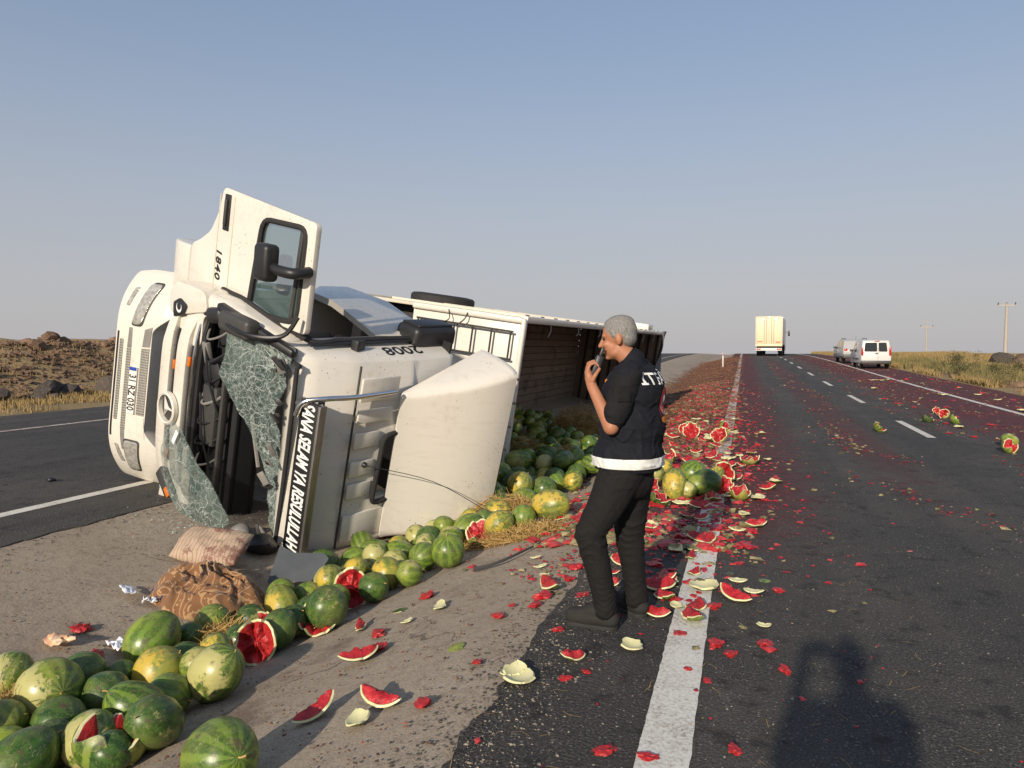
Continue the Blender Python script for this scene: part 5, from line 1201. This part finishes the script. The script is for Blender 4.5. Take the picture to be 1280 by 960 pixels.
def person(name, label, J, f, fh, M, mats, tilt=0, vox=1.0, stout=1.0):
    root = empty(name, M); tag(root, label, 'person'); a = frame(*f); rz_ = (0, 0, a)
    V3 = Vector; hp, hair, eyes, P = head_parts(J['head'], fh, tilt)
    sh, pel = V3(J['chest']), V3(J['pelvis'])
    body = hp+[('c', V3(J['neck']), .062, V3(J['head'])+V3((0, 0, -.06)), .055), ('e', sh, (.115, .175, .17), rz_), ('e', (sh+pel)/2, (.12, .155, .20), rz_), ('e', pel, (.115, .16, .13), rz_)]
    for s in 'lr':
        body += [('c', J[s+'sho'], .062, J[s+'elb'], .044), ('c', J[s+'elb'], .044, J[s+'wri'], .030), ('c', J[s+'hip'], .085, J[s+'kne'], .058), ('c', J[s+'kne'], .056, J[s+'ank'], .038), ('c', J[s+'ank'], .036, V3(J[s+'toe'])+V3((0, 0, -.012)), .018)]
        body += [('c',)+q for q in J[s+'hand']]
    ob('body', blob(body, .0065*vox, 3, 'skin'), root)
    ob('hair', blob(hair, .007, 2, 'grey_hair', lambda p, n: n*.0025*nz((p.x, p.y, p.z*.4), 120, 3)), root)
    for e in eyes: mk('eye', ball(e, .0075, 12, 8), 'window_dark', root)
    # shirt sleeves, trousers, shoes, vest
    wr = lambda am, fq: (lambda p, n: n*am*(nz((p.x*.6, p.y*.6, p.z*1.7), fq, 5)+.6*nz((p.x+p.z*.8, p.y, p.z*.9), fq*2.1, 6)))
    for s in 'lr':
        e = V3(J[s+'sho']).lerp(V3(J[s+'elb']), .78); ob('sleeve', blob([('c', J[s+'sho'], .080, e, .070)], .009, 4, mats['shirt'], wr(.008, 14)), root)
        an, to, he = V3(J[s+'ank']), V3(J[s+'toe']), V3(J[s+'heel']); md_ = he.lerp(to, .5)
        shoe = blob([('c', an+V3((0, 0, .02)), .052, an+V3((0, 0, -.03)), .056), ('c', he+V3((0, 0, .02)), .052, md_+V3((0, 0, .024)), .053), ('c', md_+V3((0, 0, .020)), .055, to+V3((0, 0, .01)), .050), ('c', an+V3((0, 0, .01)), .056, md_+V3((0, 0, .045)), .052), ('c', an+V3((0, 0, .05)), .058, an, .06)], .008, 3, mats['shoe'], lambda p, n: V3((0, 0, max(0, .004-p.z))))
        sh_o = ob('shoe', shoe, root)
        d = (to-he).normalized(); sp_ = prism(rpoly((to-he).length+.088, .098, .045, 5), 0, .026, 'z', .006); q = Matrix.Translation((md_.x, md_.y, 0)) @ Matrix.Rotation(math.atan2(d.y, d.x), 4, 'Z'); mk('sole', xf(sp_, q), 'rubber', sh_o)
    tr = [('e', pel, (.140*stout, .178, .10), rz_), ('e', pel+V3((0, 0, -.09)), (.135*stout, .175, .11), rz_)]
    for s in 'lr': tr += [('c', J[s+'hip'], .130, J[s+'kne'], .084), ('c', J[s+'kne'], .083, V3(J[s+'ank'])+V3((0, 0, .05)), .064), ('c', V3(J[s+'ank'])+V3((0, 0, .08)), .065, V3(J[s+'ank'])+V3((0, 0, .0)), .070)]
    def crease(p, n):
        k = min(1, abs(p.z-.52)/.22); a1 = nz((p.x*2, p.y*2, p.z*.6), 6, 5); band_ = 1-abs(math.sin(p.z*46+p.x*22+5*a1)); return n*(.009*a1+.009*band_**3*(1.25-k)+.006*(1-abs(math.sin(p.z*95+9*a1)))**2*(1 if p.z < .24 else .15))
    ob('trousers', blob(tr, .0085, 3, mats['trouser'], crease), root)
    low = pel.z-.02
    ve = [('e', sh+V3((0, 0, .02)), (.160*stout, .215, .17), rz_), ('e', (sh+pel)/2+V3((0, 0, .03)), (.172*stout, .222, .24), rz_), ('e', pel+V3((0, 0, .05)), (.182*stout, .232, .19), rz_), ('c', V3(J['lsho'])+V3((0, 0, .01)), .072, V3(J['rsho'])+V3((0, 0, .01)), .072), ('c', V3(J['neck'])+V3((0, 0, -.08)), .09, V3(J['neck'])+V3((0, 0, -.02)), .074)]
    def fold(p, n):
        a1 = nz((p.x*2, p.y*2, p.z), 5, 9); return n*(.010*a1+.010*(1-abs(math.sin(p.z*30+(p.x-p.y)*16+5*a1)))**3)
    vm = blob(ve, .0085, 4, mats['vest'], fold)
    bm = bmesh.new(); bm.from_mesh(vm); bmesh.ops.bisect_plane(bm, geom=bm.verts[:]+bm.edges[:]+bm.faces[:], plane_co=(0, 0, low), plane_no=(0, 0, 1), clear_inner=True); bm.to_mesh(vm); bm.free()
    vest = ob('vest', vm, root)
    bd = vm.copy(); bm = bmesh.new(); bm.from_mesh(bd); g_ = lambda: bm.verts[:]+bm.edges[:]+bm.faces[:]
    bmesh.ops.bisect_plane(bm, geom=g_(), plane_co=(0, 0, low+.080), plane_no=(0, 0, 1), clear_outer=True); bmesh.ops.bisect_plane(bm, geom=g_(), plane_co=(0, 0, low+.022), plane_no=(0, 0, 1), clear_inner=True)
    for v in bm.verts: v.co += Vector((v.normal.x, v.normal.y, 0))*.007
    bm.to_mesh(bd); bm.free(); bd.materials.clear(); bd.materials.append(MATS[mats['band']]); ob('reflective_band', bd, vest)
    col_ = [('c', V3(J['neck'])+V3((0, 0, -.03)), .084, V3(J['neck']).lerp(V3(J['head']), .02), .074)]
    ob('collar', blob(col_, .008, 2, mats['vest']), vest)
    return root, vest, P
# the man by the white line
q = ground_at(772, 778); MM = axes((q.x, q.y, q.z), RGT, FWD, (0, 0, 1))
lh = [((-.166, -.100, 1.385), .030, (-.178, -.066, 1.44), .030), ((-.178, -.085, 1.425), .024, (-.188, -.075, 1.47), .022), ((-.176, -.05, 1.43), .024, (-.186, -.04, 1.468), .021)]
for kx, ky, kz, L in ((-.192, -.088, 1.474, 1.0), (-.197, -.066, 1.481, 1.08), (-.193, -.045, 1.476, 1.0), (-.186, -.026, 1.464, .84)):
    a_, b_, c_, d_ = Vector((kx, ky, kz)), Vector((kx+.010, ky, kz+.040*L)), Vector((kx+.040*L, ky-.002, kz+.052*L)), Vector((kx+.060*L, ky-.004, kz+.036*L)); lh += [(a_, .0108, b_, .0100), (b_, .0098, c_, .0090), (c_, .0088, d_, .0080)]
lh += [((-.170, -.110, 1.425), .016, (-.150, -.122, 1.462), .0125), ((-.150, -.122, 1.462), .0122, (-.128, -.108, 1.492), .0105)]
rh_ = [((-.02, .20, 1.06), .030, (-.05, .185, 1.03), .032)]+[((-.06, .17+.02*k, 1.02), .010, (-.085, .165+.02*k, 1.0-.004*k), .009) for k in range(4)]+[((-.05, .165, 1.05), .011, (-.08, .155, 1.045), .010)]
JM = dict(head=(-.005, .01, 1.665), neck=(.075, .0, 1.535), chest=(.085, 0, 1.34), pelvis=(.055, 0, .935), lsho=(.025, -.165, 1.452), rsho=(.17, .165, 1.452), lelb=(-.075, -.215, 1.175), relb=(.12, .25, 1.18), lwri=(-.165, -.105, 1.385), rwri=(-.02, .20, 1.07),
          lhip=(.01, -.085, .90), rhip=(.095, .085, .90), lkne=(-.178, -.10, .555), rkne=(.085, .115, .50), lank=(-.085, -.09, .115), rank=(.125, .12, .105), ltoe=(-.26, -.02, .042), lheel=(-.055, -.105, .040), rtoe=(.035, .255, .042), rheel=(.15, .10, .040), lhand=lh, rhand=rh_)
man, vest, PH = person('person', 'grey-haired man in black vest and trousers standing by the white line, hand raised', JM, (-.906, .423), (-.97, .24), MM, dict(shirt='shirt_cloth', shoe='shoe_cloth', trouser='black_cloth', vest='vest_cloth', band='reflective'), tilt=R(9), stout=1.10)
lt = text('vest_lettering', '\u0130TFA\u0130YE', .092, 'sign_white', vest, axes((.085+.2*.906, -.2*.423, 1.435), (.423, .906, 0), (0, 0, 1)), bold=.0015, ext=0); subdiv(lt, 1); wrap(lt, vest.data, (-.906, .423, 0), .004)
simple('marker_tan', (.45, .22, .12), .6); simple('emblem_red', (.42, .02, .03), .7); simple('emblem_orange', (.55, .17, .02), .7)
def emblem(name, rx, rz2, c, mat, ll):
    V = [(0, 0, 0)]; F = []; n = 24
    for ring_ in (.5, 1):
        for k in range(n): V.append((rx*ring_*math.cos(6.2832*k/n), rz2*ring_*math.sin(6.2832*k/n), 0))
    for k in range(n): F.append((0, 1+k, 1+(k+1) % n)); F.append((1+k, 1+n+k, 1+n+(k+1) % n, 1+(k+1) % n))
    e = mk(name, (V, F), mat, vest, axes(c, (.423, .906, 0), (0, 0, 1)), smooth=0); wrap(e, vest.data, (-.906, .423, 0), ll); return e
bc = Vector((.085+.2*.906, -.2*.423, 1.29))
emblem('emblem_border', .052, .098, bc, 'emblem_red', .0035); emblem('emblem_field', .034, .070, bc+Vector((0, 0, -.01)), 'marker_tan', .0045); emblem('emblem_core', .022, .020, bc+Vector((0, 0, .035)), 'sign_white', .0055); emblem('emblem_shield', .016, .034, bc+Vector((0, 0, -.025)), 'plate_blue', .0055); emblem('emblem_flame', .044, .022, bc+Vector((0, 0, -.082)), 'emblem_orange', .0062)
pt = mk('chest_patch', xf(prism(rpoly(.035, .055, .01), -.003, .003, 'y'), Matrix()), 'emblem_orange', vest, axes((-.075, -.06, 1.405), (.7, -.7, 0), (.7, .7, 0), (0, 0, 1)))
mk('sleeve_pocket', xf(box((0, 0, 0), (.075, .012, .085), .008), Matrix.Translation((-.012, -.258, 1.36)) @ Euler((R(-4), 0, R(12))).to_matrix().to_4x4()), 'black_cloth', man)
rd = mk('handheld_radio', cat_(box((-.138, -.058, 1.505), (.042, .062, .13), .010, rot=(0, R(20), 0)), box((-.108, -.045, 1.585), (.018, .02, .06), .006, rot=(0, R(20), 0))), 'black_plastic', None, MM); tag(rd, 'small black handheld device gripped near the standing man\'s chin', 'radio')
# the photographer, whose shadow falls on the road
def local_hand(w_, sgn):
    H = [((w_[0], w_[1], w_[2]), .028, (w_[0]-sgn*.01, w_[1]+.05, w_[2]+.03), .028)]
    for k in range(4): H.append(((w_[0]-sgn*.01, w_[1]+.06, w_[2]+.05-.02*k), .010, (w_[0]-sgn*.05, w_[1]+.075, w_[2]+.055-.02*k), .009))
    return H+[((w_[0]-sgn*.01, w_[1]+.03, w_[2]+.04), .012, (w_[0]-sgn*.045, w_[1]+.035, w_[2]+.06), .010)]
pb = -FWD*.40; PM = axes((pb.x, pb.y, 0), RGT, FWD, (0, 0, 1)); lw, rw = (-.11, .29, 1.55), (.09, .29, 1.55)
JP = dict(head=(.03, .07, 1.64), neck=(0, .02, 1.50), chest=(0, 0, 1.30), pelvis=(0, -.02, .92), lsho=(-.18, .02, 1.42), rsho=(.18, .02, 1.42), lelb=(-.24, .14, 1.25), relb=(.24, .14, 1.25), lwri=lw, rwri=rw, lhip=(-.09, -.02, .88), rhip=(.09, -.02, .88), lkne=(-.12, 0, .48), rkne=(.12, 0, .48), lank=(-.13, -.03, .10), rank=(.13, -.03, .10), ltoe=(-.15, .16, .042), rtoe=(.15, .16, .042), lheel=(-.12, -.05, .04), rheel=(.12, -.05, .04), lhand=local_hand(lw, -1), rhand=local_hand(rw, 1))
person('person', 'photographer in dark shirt and jeans holding up a phone with both hands', JP, (0, 1), (0, 1), PM, dict(shirt='shirt_cloth', shoe='shoe_cloth', trouser='denim', vest='shirt_cloth', band='shirt_cloth'), vox=1.7)
ph_ = mk('phone', box((-.02, .378, 1.595), (.15, .008, .075), .003), 'black_plastic', None, PM); tag(ph_, 'black phone held up by the photographer', 'phone')

# ================================================================== FAR VEHICLES
def far_truck(x, y):
    root = empty('box_truck', Matrix.Translation((x, y, prof(y))) @ Matrix.Rotation(R(-4), 4, 'Z')); tag(root, 'tall cream box truck driving away over the crest of the road', 'truck')
    cbx = mk('cargo_box', box((0, 6.6, 2.50), (2.50, 13.2, 2.75), .03), 'tarp', root); cbx.data.materials[0] = MATS['sill_paint']
    for s in (-1, 1):
        dr = mk('rear_door', box((s*.60, -.03, 2.5), (1.14, .05, 2.60), .015), 'box_paint', root)
        for d in (.25, .45): mk('lock_rod', tube([(s*d, -.075, 1.25), (s*d, -.075, 3.75)], .02, 6), 'steel', dr)
        mk('hinge', box((s*1.16, -.07, 2.9), (.06, .03, .10)), 'steel', dr); mk('hinge', box((s*1.16, -.07, 1.6), (.06, .03, .10)), 'steel', dr)
        mk('corner_post', box((s*1.22, -.03, 2.5), (.085, .07, 2.76), .01), 'sill_paint', cbx); mk('tail_lamp', box((s*.95, -.10, .68), (.40, .05, .14), .02), 'red_lens', root)
        for yy in (1.6, 2.9, 4.2, 12.0): tyre(s*1.02, yy, .52, .36, .52, root, s)
        mk('mud_flap', box((s*1.0, .85, .6), (.40, .02, .55)), 'rubber', root)
    mk('header', box((0, -.03, 3.85), (2.5, .07, .09), .01), 'sill_paint', cbx); mk('sill', box((0, -.05, 1.06), (2.5, .12, .20), .01), 'box_paint', root); mk('underrun_bar', box((0, -.05, .66), (2.4, .12, .26), .02), 'plate_white', root)
    mk('marking', box((-.85, -.062, 1.42), (.5, .006, .12)), 'marker_tan', cbx); mk('marking', box((.85, -.062, 1.36), (.45, .006, .16)), 'marker_tan', cbx)
    mk('chassis', box((0, 6.5, .95), (.9, 12.5, .25), .02), 'dark_steel', root); mk('number_plate', box((0, -.12, .72), (.5, .012, .11)), 'plate_white', root)
    mk('cab', box((0, 14.7, 1.95), (2.45, 2.0, 3.0), .12, 3), 'van_paint', root)
    for s in (-1, 1): mr = mk('mirror', box((s*1.58, 15.4, 2.45), (.22, .18, .62), .04), 'black_plastic', root); mk('mirror_arm', tube([(s*1.2, 15.5, 2.6), (s*1.55, 15.4, 2.6)], .02, 6), 'black_plastic', mr)
far_truck(2.3, 77.5)
def car(name, x, y, label, side, wd, rear, roofrail, dark_low, rz_):
    root = empty(name, Matrix.Translation((x, y, prof(y))) @ Matrix.Rotation(rz_, 4, 'Z')); tag(root, label, 'car' if name != 'van' else 'van')
    L = max(p[0] for p in side)
    body = prism(side, -wd/2, wd/2, 'x', .055, 3); zt = max(p[1] for p in side)
    body = [Vector((v.x*(1-.12*ss((v.z-.95)/(zt-.95))), v.y, v.z)) for v in body[0]], body[1]; bd = mk('body', body, 'van_paint', root)
    return root, bd, L
def nar(x, z, zt): return x*(1-.12*ss((z-.95)/(zt-.95)))
# van
side = [(.0, .35), (.0, .95), (.06, 1.05), (.16, 1.74), (.3, 1.82), (2.3, 1.84), (2.7, 1.76), (3.35, 1.18), (4.05, 1.02), (4.18, .85), (4.2, .35)]
vr, vb, L = car('van', 7.15, 46.5, 'white panel van parked on the shoulder with split rear windows', side, 1.74, None, False, False, R(1.5))
for x0, x1, nm in ((-.70, .06, 'rear_window'), (.16, .66, 'rear_window')): mk(nm, xf(prism(round_poly([(nar(x0, 1.1, 1.84), 1.10), (nar(x1, 1.1, 1.84), 1.10), (nar(x1, 1.62, 1.84), 1.66), (nar(x0, 1.62, 1.84), 1.66)], .06), -.012, .012, 'y'), Matrix.Translation((0, .085, 0)) @ Matrix.Translation((0, 0, 1.38)) @ Matrix.Rotation(R(-8.5), 4, 'X') @ Matrix.Translation((0, 0, -1.38))), 'window_dark', vb)
mk('door_gap', box((.11, -.003, .85), (.012, .012, 1.0)), 'dark_plastic', vb); mk('door_handle', box((.02, -.02, .98), (.14, .04, .06), .01), 'black_plastic', vb); mk('number_plate', box((-.25, -.008, .72), (.5, .012, .11)), 'plate_white', vb)
mk('rear_bumper', box((0, -.02, .42), (1.76, .18, .22), .05), 'dark_plastic', vb)
for s in (-1, 1):
    mk('tail_lamp', box((s*.80, .02, 1.12), (.12, .14, .55), .03), 'red_lens', vb); tyre(s*.76, .75, .31, .19, .31, vr, s); tyre(s*.76, 3.35, .31, .19, .31, vr, s)
    mk('side_window', xf(prism(round_poly([(2.15, 1.12), (3.05, 1.12), (2.6, 1.62), (2.15, 1.66)], .05), -.01, .01, 'x'), Matrix.Translation((s*.835, 0, 0)) @ Matrix.Rotation(R(-6*s), 4, 'Y') @ Matrix.Translation((s*.12, 0, -.02))), 'window_dark', vb)
    mk('wing_mirror', box((s*.98, 2.95, 1.15), (.2, .12, .16), .04), 'black_plastic', vb); mk('side_strip', box((s*.872, 2.0, .62), (.02, 2.2, .09), .008), 'dark_plastic', vb)
mk('third_lamp', box((.05, .12, 1.76), (.3, .05, .04), .01), 'red_lens', vb)
vr.scale = (.9, .9, .9)
# SUV
side = [(.0, .45), (.0, .9), (.1, 1.05), (.42, 1.52), (.62, 1.62), (2.2, 1.66), (2.55, 1.58), (3.2, 1.08), (4.1, .98), (4.3, .8), (4.32, .45)]
paint('suv_paint', (.40, .40, .39), amt=.2, specks=False)
sr, sb, L = car('suv', 7.25, 54.5, 'light grey SUV parked on the shoulder ahead of the white van', side, 1.80, None, True, True, R(2))
sb.data.materials[0] = MATS['suv_paint']
mk('rear_window', xf(prism(round_poly([(-.66, 0), (.66, 0), (.58, .42), (-.58, .42)], .07), -.012, .012, 'y'), Matrix.Translation((0, .17, 1.12)) @ Matrix.Rotation(R(-36), 4, 'X')), 'window_dark', sb)
mk('rear_bumper', box((0, .0, .50), (1.82, .2, .28), .06), 'dark_plastic', sb); mk('number_plate', box((0, -.012, .80), (.5, .012, .11)), 'plate_white', sb); mk('skid_plate', box((0, -.10, .42), (.9, .03, .10), .02), 'steel', sb)
for s in (-1, 1):
    mk('tail_lamp', box((s*.74, .02, .95), (.22, .10, .18), .04), 'red_lens', sb); tyre(s*.78, .85, .35, .22, .35, sr, s); tyre(s*.78, 3.4, .35, .22, .35, sr, s)
    mk('roof_rail', tube(smooth_path([(s*.66, .7, 1.62), (s*.66, .9, 1.70), (s*.66, 2.0, 1.72), (s*.66, 2.3, 1.66)], 4), .022, 6), 'black_plastic', sb)
    mk('side_window', xf(prism(round_poly([(.55, 1.10), (2.95, 1.10), (2.35, 1.52), (.75, 1.50)], .06), -.01, .01, 'x'), Matrix.Translation((s*.865, 0, 0)) @ Matrix.Rotation(R(-9*s), 4, 'Y') @ Matrix.Translation((s*.17, 0, .0))), 'window_dark', sb)
    mk('sill_trim', box((s*.90, 2.1, .45), (.04, 3.9, .14), .02), 'dark_plastic', sb); mk('wing_mirror', box((s*1.0, 2.8, 1.1), (.22, .12, .15), .04), 'black_plastic', sb)
mk('roof_antenna', tube([(0, .9, 1.66), (0, .7, 1.85)], .01, 5), 'black_plastic', sb)

# ================================================================== LITTER BY THE CAB
def heap_cloth(name, px, py, rx, ry, h, mat, label, cat, seed, rot):
    q = ground_at(px, py); nr, na = 34, 96; V = []
    for j in range(nr+1):
        t = j/nr
        for i in range(na):
            a = 6.28318*i/na; er = 1+.16*nz((1.3*math.cos(a), 1.3*math.sin(a), 0), 1, seed)+.05*math.sin(7*a+seed)*t
            x, y = rx*er*t*math.cos(a), ry*er*t*math.sin(a)
            z = h*(1-t**4.5)*(1+.5*nz((x*3.2, y*3.2, 0), 1, seed+1))
            fo = math.sin(26*(x*.8+y*.6)+6*nz((x*5, y*5, 0), 1, seed+2)); fo2 = math.sin(17*(x*.3-y)+5*nz((x*4, y*4, 2), 1, seed+4))
            z += (.055*(1-abs(fo))**1.5+.040*(1-abs(fo2))**1.6)*(1-t**5)+.012*t*math.sin(11*a+4*nz((x*6, y*6, 0), 1, seed+3)); k = 1+.05*math.sin(13*a+2*seed)*t*t
            V.append((x*k, y*k, z))
    F = [(j*na+i, j*na+(i+1) % na, (j+1)*na+(i+1) % na, (j+1)*na+i) for j in range(nr) for i in range(na)]
    M = Matrix.Rotation(rot, 3, 'Z'); W = []
    for v in V:
        p = M @ Vector(v); W.append((p.x, p.y, p.z+gz(q.x+p.x, q.y+p.y)-gz(q.x, q.y)+.004))
    o = mk(name, (W, F), mat, smooth=80); o.location = (q.x, q.y, gz(q.x, q.y)); md = o.modifiers.new('s', 'SOLIDIFY'); md.thickness = .012; md.offset = 1
    return tag(o, label, cat)
heap_cloth('blanket', 262, 752, .42, .34, .20, 'blanket_cloth', 'crumpled brown blanket with tan leaf pattern heaped beside the pillow', 'blanket', 3, .5)
def pillow(px, py):
    q = ground_at(px, py); n = 26; V, F = [], []
    for L in (1, -1):
        for j in range(n+1):
            for i in range(n+1):
                u, v = i/n*2-1, j/n*2-1; e = (1-abs(u)**2.6)*(1-abs(v)**2.6); pin = 1-.10*(abs(u)*abs(v)); V.append(((.33*u)*pin*(1-.05*(1-v*v)*abs(u)), (.22*v)*pin, L*.10*max(0, e)**.55+.022*nz((u*3, v*3, L), 1, 8)*e+.02*u*u))
    m = (n+1)**2
    for L in (0, 1):
        for j in range(n):
            for i in range(n): f = (j*(n+1)+i, j*(n+1)+i+1, (j+1)*(n+1)+i+1, (j+1)*(n+1)+i); F.append(tuple(L*m+k for k in (f if not L else f[::-1])))
    o = mk('pillow', (V, F), 'pillow_cloth', smooth=80); bm = bmesh.new(); bm.from_mesh(o.data); bmesh.ops.remove_doubles(bm, verts=bm.verts, dist=.0005); bm.to_mesh(o.data); bm.free()
    o.location = (q.x, q.y, gz(q.x, q.y)+.13); o.rotation_euler = (R(26), R(6), R(12)); return tag(o, 'soiled beige patterned pillow lying above the brown blanket', 'pillow')
pillow(266, 702)
def crumple(name, px, py, w_, h_, mat, label, cat, seed, rot=(0, 0, 0), z=.02, amp=.02):
    q = ground_at(px, py); n = 12; V = []
    for j in range(n+1):
        for i in range(n+1):
            u, v = i/n-.5, j/n-.5; V.append((w_*u*(1-.2*nz((u*3, v*3, 0), 1, seed)), h_*v, amp*(abs(nz((u*2.6, v*2.6, 0), 1, seed+1))*1.6+.35*nz((u*5, v*5, 0), 1, seed+2))))
    F = [(j*(n+1)+i, j*(n+1)+i+1, (j+1)*(n+1)+i+1, (j+1)*(n+1)+i) for j in range(n) for i in range(n)]
    o = mk(name, (V, F), mat, smooth=25); md = o.modifiers.new('s', 'SOLIDIFY'); md.thickness = .0015; o.location = (q.x, q.y, gz(q.x, q.y)+z); o.rotation_euler = rot; return tag(o, label, cat)
crumple('paper', 161, 744, .16, .10, 'paper', 'folded white paper sheet on bare concrete left of the blanket', 'paper', 1, (R(-15), R(10), R(-30)), .035, .015)
crumple('paper', 188, 756, .10, .09, 'paper', 'small crumpled white tissue beside the navy cloth', 'paper', 4, (0, 0, R(40)), .02, .04)
crumple('rag', 203, 752, .12, .14, 'blue_cloth', 'crumpled navy cloth tucked under the blanket edge', 'cloth', 7, (0, 0, R(60)), .02, .06)
crumple('paper', 152, 812, .22, .12, 'paper', 'torn white plastic sheet behind the striped melon', 'paper', 9, (R(5), 0, R(-25)), .03, .05)
def panel():
    q = ground_at(360, 742); V, F = [], []; n = 12
    out = [(-.20, -.12), (.20, -.13), (.33, .05), (.26, .12), (-.02, .17), (-.16, .26)]
    P_ = prism(round_poly(out, .03), -.002, .002, 'z', 0, cuts=[((1, 0, 0), [k*.05 for k in range(-6, 8)]), ((0, 1, 0), [k*.05 for k in range(-4, 6)])])
    P_ = [Vector((v.x, v.y, v.z+.10*max(0, -v.x-.02)+.5*max(0, v.x-.12)**2+.02*nz(v, 4, 5))) for v in P_[0]], P_[1]
    o = mk('sheet_panel', P_, 'panel_grey', smooth=50); o.location = (q.x-.02, q.y+.1, gz(q.x, q.y)+.17); o.rotation_euler = (R(42), R(-8), R(12)); tag(o, 'bent dark grey plastic panel leaning between blanket and cab roof', 'panel')
panel()
def lump(px, py, s, seed, label, mat='black_plastic'):
    q = ground_at(px, py); bm = bmesh.new(); bmesh.ops.create_icosphere(bm, subdivisions=3, radius=s)
    for v in bm.verts: v.co *= 1+.5*nz(v.co, 2.2/s*.4, seed); v.co.z *= .6
    o = mk('debris_lump', from_bm(bm), mat, smooth=30); o.location = (q.x, q.y, gz(q.x, q.y)+s*.4); tag(o, label, 'debris')
lump(325, 688, .16, 1, 'crushed black plastic trim under the lower cab corner'); lump(300, 668, .09, 2, 'broken grey dashboard piece below the torn windscreen', 'grey_plastic')
lump(64, 602, .05, 3, 'small black shred lying on the far carriageway')
tw = tube(smooth_path([ground_at(592, 712, .02), ground_at(630, 700, .03), ground_at(680, 676, .02)], 5), [.018-.0012*k for k in range(11)], 6); tag(mk('dark_stick', tw, 'dark_plastic'), 'long dark strip of trim lying at the straw edge', 'trim strip')
for px, py in ((598, 712), ): pass
crumb = []
for k in range(900):
    px, py = 235+rz.gauss(30, 42), 655+rz.gauss(0, 16); q = ground_at(px, py); crumb.append((q.x, q.y, gz(q.x, q.y)+.002))
tag(chips('glass_crumbs', crumb, 'crumb_glass', (.003, .010), .7, 41), 'fine crumbs of windscreen glass on the concrete', 'glass', kind='stuff')
peb = []
for k in range(6500):
    x = -5.4+4.2*rz.random(); y = 2+7*rz.random()**1.3; peb.append((x, y, gz(x, y)+.001))
tag(chips('grit', peb, 'brown_bits', (.002, .011), .7, 42), 'dark grit strewn over the concrete slope', 'grit', kind='stuff')

pb_ = []
for k in range(4200):
    y = 1.6+9*rz.random()**1.6; x = -1.0+4.8*rz.random()*(.25+.075*y)*1.35; pb_.append((x, y, .001))
tag(chips('stone_chips', pb_, 'chip_stone', (.0015, .0065), .7, 43), 'pale stone chips loose on the near asphalt', 'gravel', kind='stuff')
sv_, sf_ = [], []
for k in range(110):
    y = 2.0+7*rz.random()**1.3; x = -1.6+2.6*rz.random(); a = rz.random()*6.28; L = .015+.035*rz.random(); z = gz(x, y)+.005; dx, dy = L*math.cos(a), L*math.sin(a); nx, ny = -dy/L*.0012, dx/L*.0012; bx, by = rz.gauss(0, .012), rz.gauss(0, .012); m = len(sv_)
    sv_ += [(x-dx-nx, y-dy-ny, z), (x-dx+nx, y-dy+ny, z), (x+bx+nx, y+by+ny, z+.005), (x+bx-nx, y+by-ny, z+.005), (x+dx+nx, y+dy+ny, z), (x+dx-nx, y+dy-ny, z)]; sf_ += [(m, m+1, m+2, m+3), (m+3, m+2, m+4, m+5)]
tag(mk('straw_wisps', (sv_, sf_), 'straw', smooth=0), 'single straw wisps blown over the near asphalt and concrete', 'straw', kind='stuff')
